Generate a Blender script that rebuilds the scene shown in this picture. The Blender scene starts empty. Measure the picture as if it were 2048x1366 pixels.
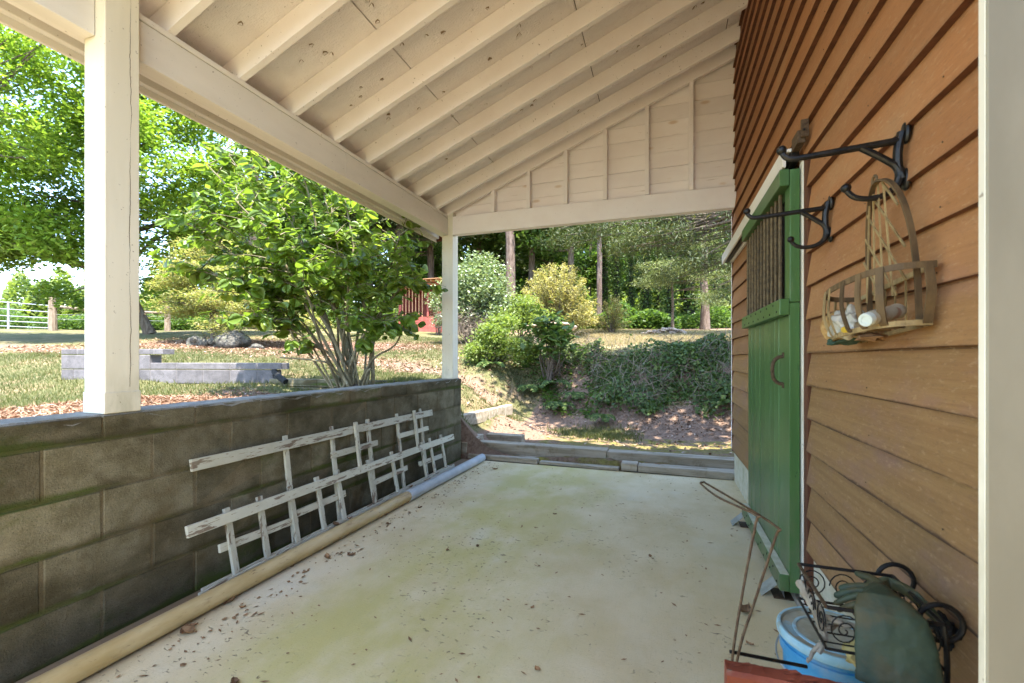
import bpy, bmesh, math, random
import numpy as np
from mathutils import Vector, Matrix
D = bpy.data
SC = bpy.context.scene
COL = SC.collection
R = math.radians

# ------------------------------------------------------------------ camera
FPX, YAW, CY, H = 894.7, R(18.765), 714.6, 1.231      # focal length in photo pixels (2048 wide), yaw, horizon row, eye height
cam = D.cameras.new('camera'); cam.sensor_width = 36; cam.lens = FPX / 2048 * 36
cam.shift_y = (CY - 683) / 2048; cam.clip_start = .05; cam.clip_end = 3000
cam.dof.use_dof = True; cam.dof.focus_distance = 4.5; cam.dof.aperture_fstop = 5.0
co = D.objects.new('camera', cam); COL.objects.link(co)
co.location = (0, 0, H); co.rotation_euler = (math.pi / 2, 0, YAW); SC.camera = co

# ------------------------------------------------------------------ sky, sun, exposure
SUN_EL, SUN_AZ = R(68), math.atan2(.62, -.78)           # azimuth measured from +Y towards +X
w = D.worlds.new('World'); SC.world = w; w.use_nodes = True
nt = w.node_tree; bg = nt.nodes['Background']
sk = nt.nodes.new('ShaderNodeTexSky'); sk.sky_type = 'NISHITA'; sk.sun_disc = False
sk.sun_elevation = SUN_EL; sk.sun_rotation = SUN_AZ; sk.air_density = 1.0; sk.dust_density = .5; sk.ozone_density = 1.0
nt.links.new(sk.outputs[0], bg.inputs[0]); bg.inputs[1].default_value = .15
sl = D.lights.new('sun', 'SUN'); sl.energy = 3.2; sl.angle = R(.53); sl.color = (1, .955, .88)
so = D.objects.new('sun', sl); COL.objects.link(so)
sd = Vector((math.sin(SUN_AZ) * math.cos(SUN_EL), math.cos(SUN_AZ) * math.cos(SUN_EL), math.sin(SUN_EL)))
so.rotation_euler = sd.to_track_quat('Z', 'Y').to_euler(); so.location = (30, -10, 40)
SC.view_settings.view_transform = 'Standard'; SC.view_settings.look = 'None'
SC.view_settings.gamma = 1; SC.view_settings.use_curve_mapping = False
SC.view_settings.exposure = 2.95
SC.cycles.max_bounces = 10; SC.cycles.diffuse_bounces = 6; SC.cycles.transmission_bounces = 6
SC.cycles.transparent_max_bounces = 8; SC.cycles.use_denoising = True
SC.cycles.caustics_reflective = False; SC.cycles.caustics_refractive = False

# ------------------------------------------------------------------ photo measurements -> places
cs, sn = math.cos(YAW), math.sin(YAW)
def dirv(px):                                            # ground direction per metre of depth
    t = (px - 1024) / FPX
    return t * cs - sn, t * sn + cs
def P(px, py, d):
    a, b = dirv(px); return Vector((a * d, b * d, H - (py - CY) * d / FPX))
def onX(px, py, X): a, b = dirv(px); return P(px, py, X / a)
def onY(px, py, Y): a, b = dirv(px); return P(px, py, Y / b)
def onZ(px, py, z): return P(px, py, FPX * (H - z) / (py - CY))
def depth(p): return -p[0] * sn + p[1] * cs

# ------------------------------------------------------------------ object helpers
def W(o):
    v = Vector((0, 0, 0))
    while o: v = v + o.location; o = o.parent
    return v
def thing(name, label, cat, loc=(0, 0, 0), group=None):
    o = D.objects.new(name, None); COL.objects.link(o); o.location = loc; o.empty_display_size = .1
    o['label'] = label; o['category'] = cat
    if group: o['group'] = group
    return o
def tag(o, label=None, cat=None, group=None, kind=None):
    for k, v in (('label', label), ('category', cat), ('group', group), ('kind', kind)):
        if v: o[k] = v
    return o
def link(name, me, mat=None, parent=None, shift=True, loc=None):
    """me is in world coordinates (shift) or local with loc = its world place"""
    o = D.objects.new(name, me); COL.objects.link(o)
    if parent:
        o.parent = parent; base = W(parent)
    else: base = Vector((0, 0, 0))
    if loc is not None: o.location = Vector(loc) - base
    elif parent: me.transform(Matrix.Translation(-base))
    if mat and not me.materials: me.materials.append(mat)
    return o
def bm_me(bm, name='mesh', smooth=False):
    me = D.meshes.new(name); bmesh.ops.recalc_face_normals(bm, faces=bm.faces); bm.to_mesh(me); bm.free()
    if smooth: me.polygons.foreach_set('use_smooth', [True] * len(me.polygons)); me.set_sharp_from_angle(angle=.6)
    return me
def add_box(bm, lo, hi, bev=0, M=None, jit=0, rng=random):
    vs = [bm.verts.new((x, y, z)) for x in (lo[0], hi[0]) for y in (lo[1], hi[1]) for z in (lo[2], hi[2])]
    if jit:
        for v in vs: v.co += Vector((rng.uniform(-jit, jit), rng.uniform(-jit, jit), rng.uniform(-jit, jit)))
    fs = [bm.faces.new([vs[i] for i in q]) for q in ((0, 1, 3, 2), (4, 6, 7, 5), (0, 4, 5, 1), (2, 3, 7, 6), (0, 2, 6, 4), (1, 5, 7, 3))]
    if M is not None:
        for v in vs: v.co = M @ v.co
    if bev:
        es = list({e for f in fs for e in f.edges})
        bmesh.ops.bevel(bm, geom=es, offset=bev, segments=1, affect='EDGES', profile=.5)
def box(name, lo, hi, mat, parent=None, bev=.002, jit=0, M=None):
    bm = bmesh.new(); add_box(bm, lo, hi, bev, M, jit)
    return link(name, bm_me(bm, name), mat, parent)
def bar_M(p, q, up=(0, 0, 1)):
    p = Vector(p); q = Vector(q); z = (q - p).normalized(); u = Vector(up)
    if abs(z.dot(u)) > .98: u = Vector((0, 1, 0))
    x = u.cross(z).normalized(); y = z.cross(x)
    m = Matrix((x, y, z)).transposed().to_4x4(); m.translation = p
    return m, (q - p).length
def add_bar(bm, p, q, wx, wy, up=(0, 0, 1), bev=0, jit=0):
    m, L = bar_M(p, q, up); add_box(bm, (-wx / 2, -wy / 2, 0), (wx / 2, wy / 2, L), bev, m, jit)
def bar(name, p, q, wx, wy, mat, parent=None, up=(0, 0, 1), bev=.002, jit=0):
    bm = bmesh.new(); add_bar(bm, p, q, wx, wy, up, bev, jit); return link(name, bm_me(bm, name), mat, parent)
def add_tube(bm, pts, rad, n=8, cap=True, flat=None):
    pts = [Vector(p) for p in pts]
    if not hasattr(rad, '__len__'): rad = [rad] * len(pts)
    rings = []; u = None
    for i, p in enumerate(pts):
        t = (pts[min(i + 1, len(pts) - 1)] - pts[max(i - 1, 0)]).normalized()
        if u is None: u = Vector((0, 0, 1)) if abs(t.z) < .9 else Vector((1, 0, 0))
        x = (u - t * u.dot(t))
        if x.length < 1e-4: x = Vector((1, 0, 0)) - t * t.x
        x.normalize(); y = t.cross(x); u = x
        fx, fy = flat if flat else (1, 1)
        rings.append([bm.verts.new(p + (x * math.cos(2 * math.pi * k / n) * fx + y * math.sin(2 * math.pi * k / n) * fy) * rad[i]) for k in range(n)])
    for a, b in zip(rings, rings[1:]):
        for k in range(n): bm.faces.new((a[k], a[(k + 1) % n], b[(k + 1) % n], b[k]))
    if cap: bm.faces.new(rings[0][::-1]); bm.faces.new(rings[-1])
def tube(name, pts, rad, mat, parent=None, n=8, flat=None):
    bm = bmesh.new(); add_tube(bm, pts, rad, n, True, flat); return link(name, bm_me(bm, name, True), mat, parent)
def add_lathe(bm, prof, n=32, M=None, closed=True):
    rings = [[bm.verts.new((r * math.cos(2 * math.pi * k / n), r * math.sin(2 * math.pi * k / n), z)) for k in range(n)] for r, z in prof]
    for a, b in zip(rings, rings[1:]):
        for k in range(n): bm.faces.new((a[k], a[(k + 1) % n], b[(k + 1) % n], b[k]))
    if closed: bm.faces.new(rings[0][::-1]); bm.faces.new(rings[-1])
    if M is not None:
        for r in rings:
            for v in r: v.co = M @ v.co
def add_ball(bm, c, r, sc=(1, 1, 1), sub=2):
    m = Matrix.Translation(c) @ Matrix.Diagonal((sc[0] * r, sc[1] * r, sc[2] * r, 1))
    bmesh.ops.create_icosphere(bm, subdivisions=sub, radius=1, matrix=m)
def spline(ps, n=6):
    ps = [Vector(p) for p in ps]; out = []
    for i in range(len(ps) - 1):
        p0 = ps[max(i - 1, 0)]; p1 = ps[i]; p2 = ps[i + 1]; p3 = ps[min(i + 2, len(ps) - 1)]
        for k in range(n):
            t = k / n
            out.append(.5 * ((2 * p1) + (p2 - p0) * t + (2 * p0 - 5 * p1 + 4 * p2 - p3) * t * t + (3 * p1 - p0 - 3 * p2 + p3) * t ** 3))
    out.append(ps[-1]); return out
def quads(name, V, F):
    """mesh from numpy: V (n,3), F (m,k)"""
    me = D.meshes.new(name); k = F.shape[1]
    me.vertices.add(len(V)); me.vertices.foreach_set('co', V.astype(np.float32).ravel())
    me.loops.add(F.size); me.loops.foreach_set('vertex_index', F.astype(np.int32).ravel())
    me.polygons.add(len(F)); me.polygons.foreach_set('loop_start', np.arange(0, F.size, k, dtype=np.int32))
    me.update(calc_edges=True); return me

# ------------------------------------------------------------------ materials
EX, Z0 = .1545, .327                                      # siding: exposure of a board, bottom of the lowest
class NT:
    def __init__(s, name):
        s.m = D.materials.new(name); s.m.use_nodes = True; s.t = s.m.node_tree; s.b = s.t.nodes['Principled BSDF']
        s.out = s.t.nodes['Material Output']; s.pos = s.n('ShaderNodeNewGeometry').outputs['Position']
    def n(s, k): return s.t.nodes.new(k)
    def l(s, a, b): s.t.links.new(a, b)
    def noise(s, sc, detail=5, rough=.6, dist=0, obj=False):
        v = s.pos
        if obj: v = s.n('ShaderNodeTexCoord').outputs['Object']
        mp = s.n('ShaderNodeMapping'); mp.inputs['Scale'].default_value = sc if hasattr(sc, '__len__') else (sc, sc, sc)
        s.l(v, mp.inputs[0]); t = s.n('ShaderNodeTexNoise'); t.inputs['Scale'].default_value = 1
        t.inputs['Detail'].default_value = detail; t.inputs['Roughness'].default_value = rough; t.inputs['Distortion'].default_value = dist
        s.l(mp.outputs[0], t.inputs['Vector']); return t.outputs['Fac']
    def vor(s, sc, feature='F1'):
        mp = s.n('ShaderNodeMapping'); mp.inputs['Scale'].default_value = sc if hasattr(sc, '__len__') else (sc, sc, sc)
        s.l(s.pos, mp.inputs[0]); t = s.n('ShaderNodeTexVoronoi'); t.inputs['Scale'].default_value = 1; t.feature = feature
        s.l(mp.outputs[0], t.inputs['Vector']); return t.outputs['Distance']
    def ramp(s, x, lo, hi, a=0, b=1):
        r = s.n('ShaderNodeMapRange'); r.interpolation_type = 'SMOOTHSTEP'; s.l(x, r.inputs[0])
        r.inputs[1].default_value = lo; r.inputs[2].default_value = hi; r.inputs[3].default_value = a; r.inputs[4].default_value = b
        return r.outputs[0]
    def math(s, op, a, b):
        r = s.n('ShaderNodeMath'); r.operation = op
        for i, x in enumerate((a, b)):
            if isinstance(x, (int, float)): r.inputs[i].default_value = x
            else: s.l(x, r.inputs[i])
        return r.outputs[0]
    def mix(s, f, a, b, mode='MIX'):
        r = s.n('ShaderNodeMix'); r.data_type = 'RGBA'; r.blend_type = mode
        for i, x in ((0, f), (6, a), (7, b)):
            if isinstance(x, (int, float)): r.inputs[i].default_value = x
            elif isinstance(x, tuple): r.inputs[i].default_value = (*x[:3], 1)
            else: s.l(x, r.inputs[i])
        return r.outputs[2]
    def axis(s, k):
        r = s.n('ShaderNodeSeparateXYZ'); s.l(s.pos, r.inputs[0]); return r.outputs[k]
    def bump(s, h, strength=.3, dist=.01, prev=None):
        r = s.n('ShaderNodeBump'); r.inputs['Strength'].default_value = strength; r.inputs['Distance'].default_value = dist
        s.l(h, r.inputs['Height'])
        if prev: s.l(prev, r.inputs['Normal'])
        return r.outputs[0]
def mk(name, a, b, sc=8, rough=.75, bump=.25, bsc=None, bd=.006, rnd=0, layers=(), metal=0, lo=.35, hi=.65, spec=.3, detail=6, obj=False):
    s = NT(name); f = s.noise(sc, detail, obj=obj); c = s.mix(s.ramp(f, lo, hi), a, b)
    for L in layers:
        if L.get('vor'): m = s.ramp(s.vor(L['vor']), L['lo'], L['hi'], 1, 0)
        else: m = s.ramp(s.noise(L.get('sc', 5), L.get('detail', 6), .62, L.get('dist', 0)), L['lo'], L['hi'])
        if 'ax' in L: m = s.math('MULTIPLY', m, s.ramp(s.axis(L['ax']), L['a'], L['b']))
        if 'ax2' in L: m = s.math('MULTIPLY', m, s.ramp(s.axis(L['ax2']), L['a2'], L['b2']))
        c = s.mix(s.math('MULTIPLY', m, L.get('amt', 1)), c, L['col'])
    if rnd:
        oi = s.n('ShaderNodeObjectInfo').outputs['Random']; g = s.ramp(oi, 0, 1, 1 - rnd, 1 + rnd)
        v = s.n('ShaderNodeCombineXYZ')
        for i in range(3): s.l(g, v.inputs[i])
        c = s.mix(1.0, c, v.outputs[0], 'MULTIPLY')
    s.l(c, s.b.inputs['Base Color']); s.b.inputs['Roughness'].default_value = rough; s.b.inputs['Metallic'].default_value = metal
    s.b.inputs['Specular IOR Level'].default_value = spec
    if bump:
        s.l(s.bump(s.noise(bsc if bsc else sc, 8, .65, obj=obj), bump, bd), s.b.inputs['Normal'])
    return s.m
def leafmat(name, c1, c2, c3=None, trans=.4, rough=.45, tcol=None, spec=.35):
    s = NT(name); ri = s.n('ShaderNodeNewGeometry').outputs['Random Per Island']
    c = s.mix(s.ramp(ri, 0, .8), c1, c2)
    if c3: c = s.mix(s.ramp(ri, .86, .93), c, c3)
    c = s.mix(s.ramp(s.noise(1.3, 2), .3, .7, 0, .35), c, tuple(x * .6 for x in c1))
    s.l(c, s.b.inputs['Base Color']); s.b.inputs['Roughness'].default_value = rough; s.b.inputs['Specular IOR Level'].default_value = spec
    t = s.n('ShaderNodeBsdfTranslucent'); tc = s.mix(1.0, c, tcol or (1.35, 1.35, .65), 'MULTIPLY'); s.l(tc, t.inputs[0])
    mx = s.n('ShaderNodeMixShader'); mx.inputs[0].default_value = trans
    s.l(s.b.outputs[0], mx.inputs[1]); s.l(t.outputs[0], mx.inputs[2]); s.l(mx.outputs[0], s.out.inputs[0])
    return s.m
SPECK = dict(col=(.16, .11, .07), sc=55, lo=.70, hi=.74, amt=.7, detail=2)
M = {}
M['paint'] = mk('white_paint', (.80, .735, .715), (.84, .785, .77), (3, 3, 3), .62, .12, (30, 30, 90), .003, .03,
                [SPECK, dict(col=(.5, .42, .33), sc=(2, 6, 1), lo=.6, hi=.8, amt=.35)])
M['paint_y'] = mk('white_paint_beam', (.655, .605, .545), (.735, .69, .63), (4, 1, 4), .6, .2, (60, 4, 60), .002, .03,  # darker than the rafter paint: the beam's dimmer light is in the colour
                  [SPECK, dict(col=(.25, .18, .11), sc=(40, 5, 40), lo=.72, hi=.76, amt=.8, detail=3), dict(col=(.5, .43, .34), sc=(3, 1, 3), lo=.55, hi=.8, amt=.4)])
M['paint_z'] = mk('white_paint_post', (.67, .62, .50), (.745, .695, .575), (5, 5, .8), .6, .2, (70, 70, 5), .002, .02,
                  [SPECK, dict(col=(.42, .36, .27), sc=(30, 30, 1.2), lo=.62, hi=.75, amt=.4), dict(col=(.36, .33, .22), sc=(9, 9, 3), lo=.4, hi=.7, amt=.6, ax=2, a=1.25, b=.98)])
M['crack'] = mk('crack_in_paint', (.10, .075, .05), (.16, .12, .08), 20, .95, 0)
M['pineboard'] = mk('painted_pine', (.79, .72, .70), (.83, .77, .75), (2, 4, 4), .6, .12, (6, 40, 60), .002, .05,
                    [dict(col=(.55, .36, .2), vor=(2.6, 9, 6.5), lo=.05, hi=.16, amt=.6), dict(col=(.30, .19, .1), sc=(2.5, 9, 60), lo=.66, hi=.72, amt=.5, detail=3)])
def osb():
    s = NT('osb_deck'); f = s.noise((5, 7, 5), 5)
    c = s.mix(s.ramp(f, .3, .7), (.80, .735, .715), (.84, .785, .77))
    c = s.mix(s.math('MULTIPLY', s.ramp(s.noise((38, 38, 38), 3, .6, 1.5), .66, .72), .55), c, (.30, .24, .19))
    s.l(c, s.b.inputs['Base Color']); s.b.inputs['Roughness'].default_value = .6
    b = s.bump(s.noise((22, 55, 22), 3, .6, 2.5), .75, .010); b = s.bump(s.noise((70, 20, 70), 3, .6, 2), .6, .006, b)
    s.l(b, s.b.inputs['Normal']); return s.m
M['osb'] = osb()
def siding():
    s = NT('stained_cedar_siding')
    g = s.noise((30, 1.6, 60), 6, .65); big = s.noise((1.5, 1.8, 4), 5)
    up = s.mix(s.ramp(g, .2, .8), (.31, .132, .05), (.37, .165, .064))
    up = s.mix(s.ramp(big, .45, .75), up, (.36, .19, .085))
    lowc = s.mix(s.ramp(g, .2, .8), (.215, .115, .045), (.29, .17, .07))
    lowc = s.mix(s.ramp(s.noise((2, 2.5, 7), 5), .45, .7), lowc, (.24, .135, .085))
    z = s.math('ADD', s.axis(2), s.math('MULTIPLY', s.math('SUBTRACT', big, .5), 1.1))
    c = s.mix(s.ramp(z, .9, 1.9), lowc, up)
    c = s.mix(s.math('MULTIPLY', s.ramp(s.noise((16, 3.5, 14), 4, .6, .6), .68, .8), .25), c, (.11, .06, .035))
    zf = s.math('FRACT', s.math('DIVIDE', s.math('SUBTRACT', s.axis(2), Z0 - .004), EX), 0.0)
    sm = s.math('MULTIPLY', s.ramp(s.math('ADD', zf, s.math('MULTIPLY', s.noise((60, 12, 60), 5, .7), .12)), .145, .075), s.ramp(s.axis(2), 1.7, .9, .25, .95)); c = s.mix(sm, c, (.06, .03, .016))  # painted contact shade and ragged edge along the foot of each board
    c = s.mix(s.ramp(s.noise((110, 40, 110), 3, .7), .52, .75, 0, .35), c, (.13, .075, .04)); c = s.mix(s.ramp(s.noise((90, 30, 90), 3, .7), .30, .45, .22, 0), c, (.52, .36, .2))
    oi = s.n('ShaderNodeObjectInfo').outputs['Random']; v = s.n('ShaderNodeCombineXYZ'); gg = s.ramp(oi, 0, 1, .88, 1.12)
    for i in range(3): s.l(gg, v.inputs[i])
    c = s.mix(1., c, v.outputs[0], 'MULTIPLY')
    s.l(c, s.b.inputs['Base Color']); s.b.inputs['Roughness'].default_value = .72; s.b.inputs['Specular IOR Level'].default_value = .25
    b = s.bump(s.noise((80, 5, 140), 5, .7), .5, .004); b = s.bump(s.noise((90, 90, 90), 3), .35, .003, b); s.l(b, s.b.inputs['Normal']); return s.m
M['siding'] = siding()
M['trim_and_lap_shade'] = mk('dark_trim_with_lap_shade', (.085, .032, .016), (.13, .05, .025), (20, 20, 4), .8, .2)
M['foundation'] = mk('cream_parged_concrete', (.50, .45, .30), (.58, .55, .42), 14, .9, .5, 40, .01, 0, [dict(col=(.25, .25, .12), sc=6, lo=.5, hi=.7, amt=.5)])
def cmu(name, a, b, moss=1.0, rnd=.14):
    s = NT(name); c = s.mix(s.ramp(s.noise(9, 6), .35, .65), a, b)
    c = s.mix(s.ramp(s.noise(190, 3), .5, .78, 0, .38), c, tuple(x * 1.9 for x in b)); c = s.mix(s.ramp(s.noise(210, 2), .6, .72, 0, .8), c, (.02, .018, .014))
    if moss:
        zf = s.math('FRACT', s.math('DIVIDE', s.axis(2), .2178), 0.0)
        jt = s.math('MAXIMUM', s.ramp(zf, .93, .985), s.ramp(zf, .20, .02))
        dirt = s.math('MULTIPLY', s.ramp(s.math('ADD', s.noise((1.5, 1.5, 2.5), 6, .65), s.math('MULTIPLY', jt, .12)), .47, .68), .8 * moss)
        c = s.mix(dirt, c, (.045, .036, .016))
        low = s.ramp(s.math('ADD', s.axis(2), s.math('MULTIPLY', s.noise(2.2, 5), .5)), .75, .15); c = s.mix(s.math('MULTIPLY', low, .6 * moss), c, (.032, .026, .013))
        ms = s.math('MULTIPLY', s.ramp(s.math('ADD', s.noise((.9, .9, 2.2), 6, .7), s.math('MULTIPLY', jt, .16)), .56, .71), .8 * moss)
        c = s.mix(ms, c, (.046, .066, .010)); c = s.mix(s.ramp(s.noise((1.7, 1.7, 3), 6, .7), .62, .78, 0, .45), c, (.26, .25, .21))
        c = s.mix(s.math('MULTIPLY', s.ramp(s.noise((2.2, 2.2, 3), 5, .6), .56, .72), .6 * moss), c, (.085, .062, .028))
    oi = s.n('ShaderNodeObjectInfo').outputs['Random']; v = s.n('ShaderNodeCombineXYZ'); gg = s.ramp(oi, 0, 1, 1 - rnd, 1 + rnd)
    for i in range(3): s.l(gg, v.inputs[i])
    c = s.mix(1., c, v.outputs[0], 'MULTIPLY')
    s.l(c, s.b.inputs['Base Color']); s.b.inputs['Roughness'].default_value = .93; s.b.inputs['Specular IOR Level'].default_value = .15
    b = s.bump(s.noise(110, 4, .7), .75, .008); b = s.bump(s.noise(14, 4, .6), .4, .01, b); s.l(b, s.b.inputs['Normal']); return s.m
M['cmu'] = cmu('mossy_concrete_block', (.112, .096, .056), (.165, .143, .092), 1.0, .2)
M['cmu_top'] = cmu('weathered_cap_block', (.17, .165, .145), (.25, .245, .22), .45)
M['mortar'] = cmu('old_mortar', (.12, .096, .055), (.155, .125, .078), .8)
M['cmu_yard'] = cmu('grey_yard_block', (.115, .105, .105), (.165, .15, .15), 0, .1)
M['mortar_yard'] = cmu('pale_mortar', (.19, .175, .17), (.24, .22, .215), 0)
def floor_mat():
    s = NT('worn_porch_concrete'); X = s.axis(0); Y = s.axis(1)
    c = s.mix(s.ramp(s.noise((2.2, 1.6, 1), 6, .62), .32, .68), (.51, .41, .225), (.62, .525, .335))
    c = s.mix(s.math('MULTIPLY', s.ramp(s.noise((1.1, .9, 1), 4, .6), .52, .72), .6), c, (.60, .56, .435))
    xx = s.math('ADD', X, s.math('MULTIPLY', s.math('SUBTRACT', s.noise((1.5, 1.1, 1), 5), .5), 1.1))
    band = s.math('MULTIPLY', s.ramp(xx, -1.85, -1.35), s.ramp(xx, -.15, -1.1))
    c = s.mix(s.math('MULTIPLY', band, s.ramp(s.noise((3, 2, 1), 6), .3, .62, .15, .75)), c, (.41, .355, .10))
    right = s.math('MULTIPLY', s.ramp(xx, -.8, .5), s.ramp(Y, 4.3, 2.0))
    c = s.mix(s.math('MULTIPLY', right, .5), c, (.53, .42, .22))
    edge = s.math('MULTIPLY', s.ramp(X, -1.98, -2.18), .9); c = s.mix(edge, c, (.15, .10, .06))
    pit = s.math('MULTIPLY', s.ramp(s.noise((30, 46, 1), 3, .6, .8), .635, .672), s.ramp(s.noise((1.3, 1.3, 1), 3), .44, .62))
    c = s.mix(s.math('MULTIPLY', pit, .75), c, (.15, .12, .075))
    c = s.mix(s.math('MULTIPLY', s.ramp(s.noise((130, 9, 1), 3), .55, .8), .22), c, (.28, .23, .15)); c = s.mix(s.ramp(s.noise((160, 160, 1), 2), .58, .74, 0, .4), c, (.22, .18, .11))
    s.l(c, s.b.inputs['Base Color']); s.b.inputs['Roughness'].default_value = .8; s.b.inputs['Specular IOR Level'].default_value = .3
    b = s.bump(s.noise((10, 160, 1), 4, .6), .35, .003); b = s.bump(s.noise(70, 4), .35, .003, b); b = s.bump(pit, .8, -.006, b); s.l(b, s.b.inputs['Normal']); return s.m
M['floor'] = floor_mat()
PEEL = lambda sc, am=1: [dict(col=(.12, .065, .035), sc=sc, lo=.57, hi=.60, amt=am * .8, detail=9), dict(col=(.16, .09, .05), sc=[x * 3.1 for x in sc], lo=.62, hi=.65, amt=am * .8, detail=6), dict(col=(.33, .30, .20), sc=(6, 6, 6), lo=.45, hi=.7, amt=.45)]
M['peel_y'] = mk('peeling_white_paint_rail', (.43, .41, .32), (.55, .53, .43), 6, .75, .5, (50, 6, 50), .004, .08, PEEL((30, 4.5, 30)))
M['peel_z'] = mk('peeling_white_paint_stake', (.42, .40, .31), (.54, .52, .42), 6, .75, .5, (50, 50, 8), .004, .08, PEEL((32, 32, 6)))
M['pvc'] = mk('aged_cream_pvc', (.37, .265, .11), (.49, .38, .20), (9, 2, 9), .45, .05, 30, .002, 0, [dict(col=(.20, .13, .06), sc=(25, 6, 25), lo=.56, hi=.70, amt=.7), dict(col=(.13,.08,.04), sc=(60, 14, 60), lo=.66, hi=.70, amt=.7, detail=3)])
M['pvcgrey'] = mk('grey_pvc', (.33, .36, .38), (.42, .44, .45), 6, .42, .03, 30, .002, 0, [dict(col=(.2, .17, .13), sc=20, lo=.62, hi=.75, amt=.5)])
M['timber'] = mk('weathered_timber', (.23, .19, .13), (.36, .31, .235), (2, 18, 18), .85, .6, (6, 70, 70), .006, .12, [dict(col=(.12, .085, .03), sc=8, lo=.5, hi=.7, amt=.55)])
M['green'] = mk('green_door_paint', (.045, .108, .030), (.064, .14, .042), (5, 5, 1), .34, .2, (70, 70, 6), .003, .06,
                [dict(col=(.08, .19, .085), sc=(14, 14, 2.5), lo=.5, hi=.7, amt=.4), dict(col=(.012, .04, .016), sc=(60, 60, 14), lo=.66, hi=.70, amt=.7, detail=3), dict(col=(.17, .21, .12), sc=(28, 28, 5), lo=.60, hi=.74, amt=.45), dict(col=(.16, .15, .09), sc=(9, 9, 5), lo=.35, hi=.65, amt=.55, ax=2, a=.75, b=.1), dict(col=(.30, .30, .2), sc=(80, 80, 30), lo=.71, hi=.74, amt=.6, detail=3)], spec=.35)
M['ledgetop'] = mk('pale_green_ledge', (.40, .40, .28), (.50, .50, .37), 20, .8, .2)
M['rebar'] = mk('rusty_rebar', (.085, .06, .035), (.16, .115, .06), 40, .65, .4, 120, .002, .1, metal=.3)
M['dark'] = mk('dark_interior_board', (.030, .024, .020), (.055, .045, .038), (4, 8, 4), .9, .1)
M['iron'] = mk('black_cast_iron', (.014, .013, .012), (.03, .027, .023), 30, .42, .5, 120, .002, 0, [dict(col=(.07, .055, .035), sc=45, lo=.6, hi=.72, amt=.6)], metal=.6, spec=.5)
M['steel'] = mk('galvanised_steel', (.42, .43, .43), (.55, .56, .56), 18, .38, .1, 60, .001, 0, [dict(col=(.25, .12, .05), sc=12, lo=.63, hi=.75, amt=.7)], metal=.75)
M['rustwire'] = mk('rusty_wire', (.065, .04, .022), (.12, .08, .045), 60, .6, .4, 150, .001, metal=.4)
M['wicker'] = mk('dry_willow_splint', (.20, .135, .055), (.33, .235, .105), (30, 30, 8), .65, .4, 90, .002, .22, [dict(col=(.075, .045, .02), sc=14, lo=.52, hi=.72, amt=.6)])
M['wicker_dark'] = mk('dark_willow_splint', (.085, .052, .024), (.15, .095, .043), (30, 30, 8), .65, .4, 90, .002, .2)
M['bag'] = mk('clear_plastic_bag', (.40, .37, .29), (.55, .52, .43), 14, .25, .5, 30, .01, 0, spec=.7)
M['jute'] = mk('jute_twine', (.33, .19, .06), (.47, .29, .11), 50, .9, .9, 190, .006)
M['can'] = mk('spray_can_body', (.36, .31, .22), (.46, .41, .31), (8, 20, 8), .38, .05, 40, .001, 0, [dict(col=(.28, .11, .06), sc=(9, 26, 9), lo=.58, hi=.62, amt=.7)], metal=.3)
M['cancap'] = mk('pale_plastic_cap', (.46, .50, .44), (.54, .58, .52), 20, .35, 0)
M['greenbit'] = mk('dark_green_cloth', (.03, .06, .04), (.05, .09, .06), 30, .9, .4)
M['yellowbit'] = mk('yellow_label', (.50, .32, .02), (.62, .42, .05), 30, .5, .1)
M['blue'] = mk('blue_bucket_plastic', (.045, .25, .46), (.075, .33, .56), 10, .45, .1, 50, .002, 0, [dict(col=(.30, .36, .36), sc=7, lo=.52, hi=.7, amt=.5), dict(col=(.05, .08, .10), sc=(40, 40, 5), lo=.68, hi=.72, amt=.5)])
M['lid'] = mk('dusty_blue_lid', (.26, .255, .17), (.34, .34, .25), 16, .7, .3, 50, .002, 0, [dict(col=(.19, .40, .50), sc=9, lo=.54, hi=.66, amt=.6)])
M['lidring'] = mk('pale_blue_lid_ring', (.24, .44, .50), (.33, .52, .57), 14, .55, .1, 40, .002, 0, [dict(col=(.30, .30, .22), sc=15, lo=.52, hi=.65, amt=.7)])
M['redpaint'] = mk('peeling_red_paint', (.14, .03, .014), (.21, .052, .026), (6, 14, 14), .6, .7, (18, 40, 40), .006, 0,
                   [dict(col=(.27, .12, .075), sc=(10, 20, 20), lo=.5, hi=.65, amt=.6), dict(col=(.13, .11, .075), sc=(8, 22, 22), lo=.62, hi=.645, amt=.9)])
M['glove'] = mk('green_rubber_glove', (.026, .040, .021), (.042, .060, .033), 14, .6, .25, 160, .002, 0, [dict(col=(.060, .050, .02), sc=11, lo=.45, hi=.62, amt=.8)])
M['glove2'] = mk('olive_rubber_glove', (.055, .055, .022), (.085, .082, .035), 14, .6, .25, 160, .002, 0, [dict(col=(.055, .095, .06), sc=11, lo=.5, hi=.7, amt=.6)])
M['black'] = mk('black_cloth', (.012, .012, .011), (.025, .024, .022), 20, .85, .5, 60, .006)
M['drift'] = mk('grey_driftwood', (.22, .18, .12), (.34, .29, .21), (20, 20, 8), .9, .7, 60, .006)
M['dryleaf'] = mk('dry_brown_leaf', (.14, .07, .03), (.27, .16, .075), 25, .8, .3, 60, .003, .35)
M['bark'] = mk('grey_brown_bark', (.085, .062, .045), (.16, .125, .095), (14, 14, 3), .95, 1, (26, 26, 5), .03)
M['barkpine'] = mk('pine_bark', (.085, .056, .042), (.17, .125, .10), (9, 9, 2.2), .95, 1, (16, 16, 4), .05)
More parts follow.
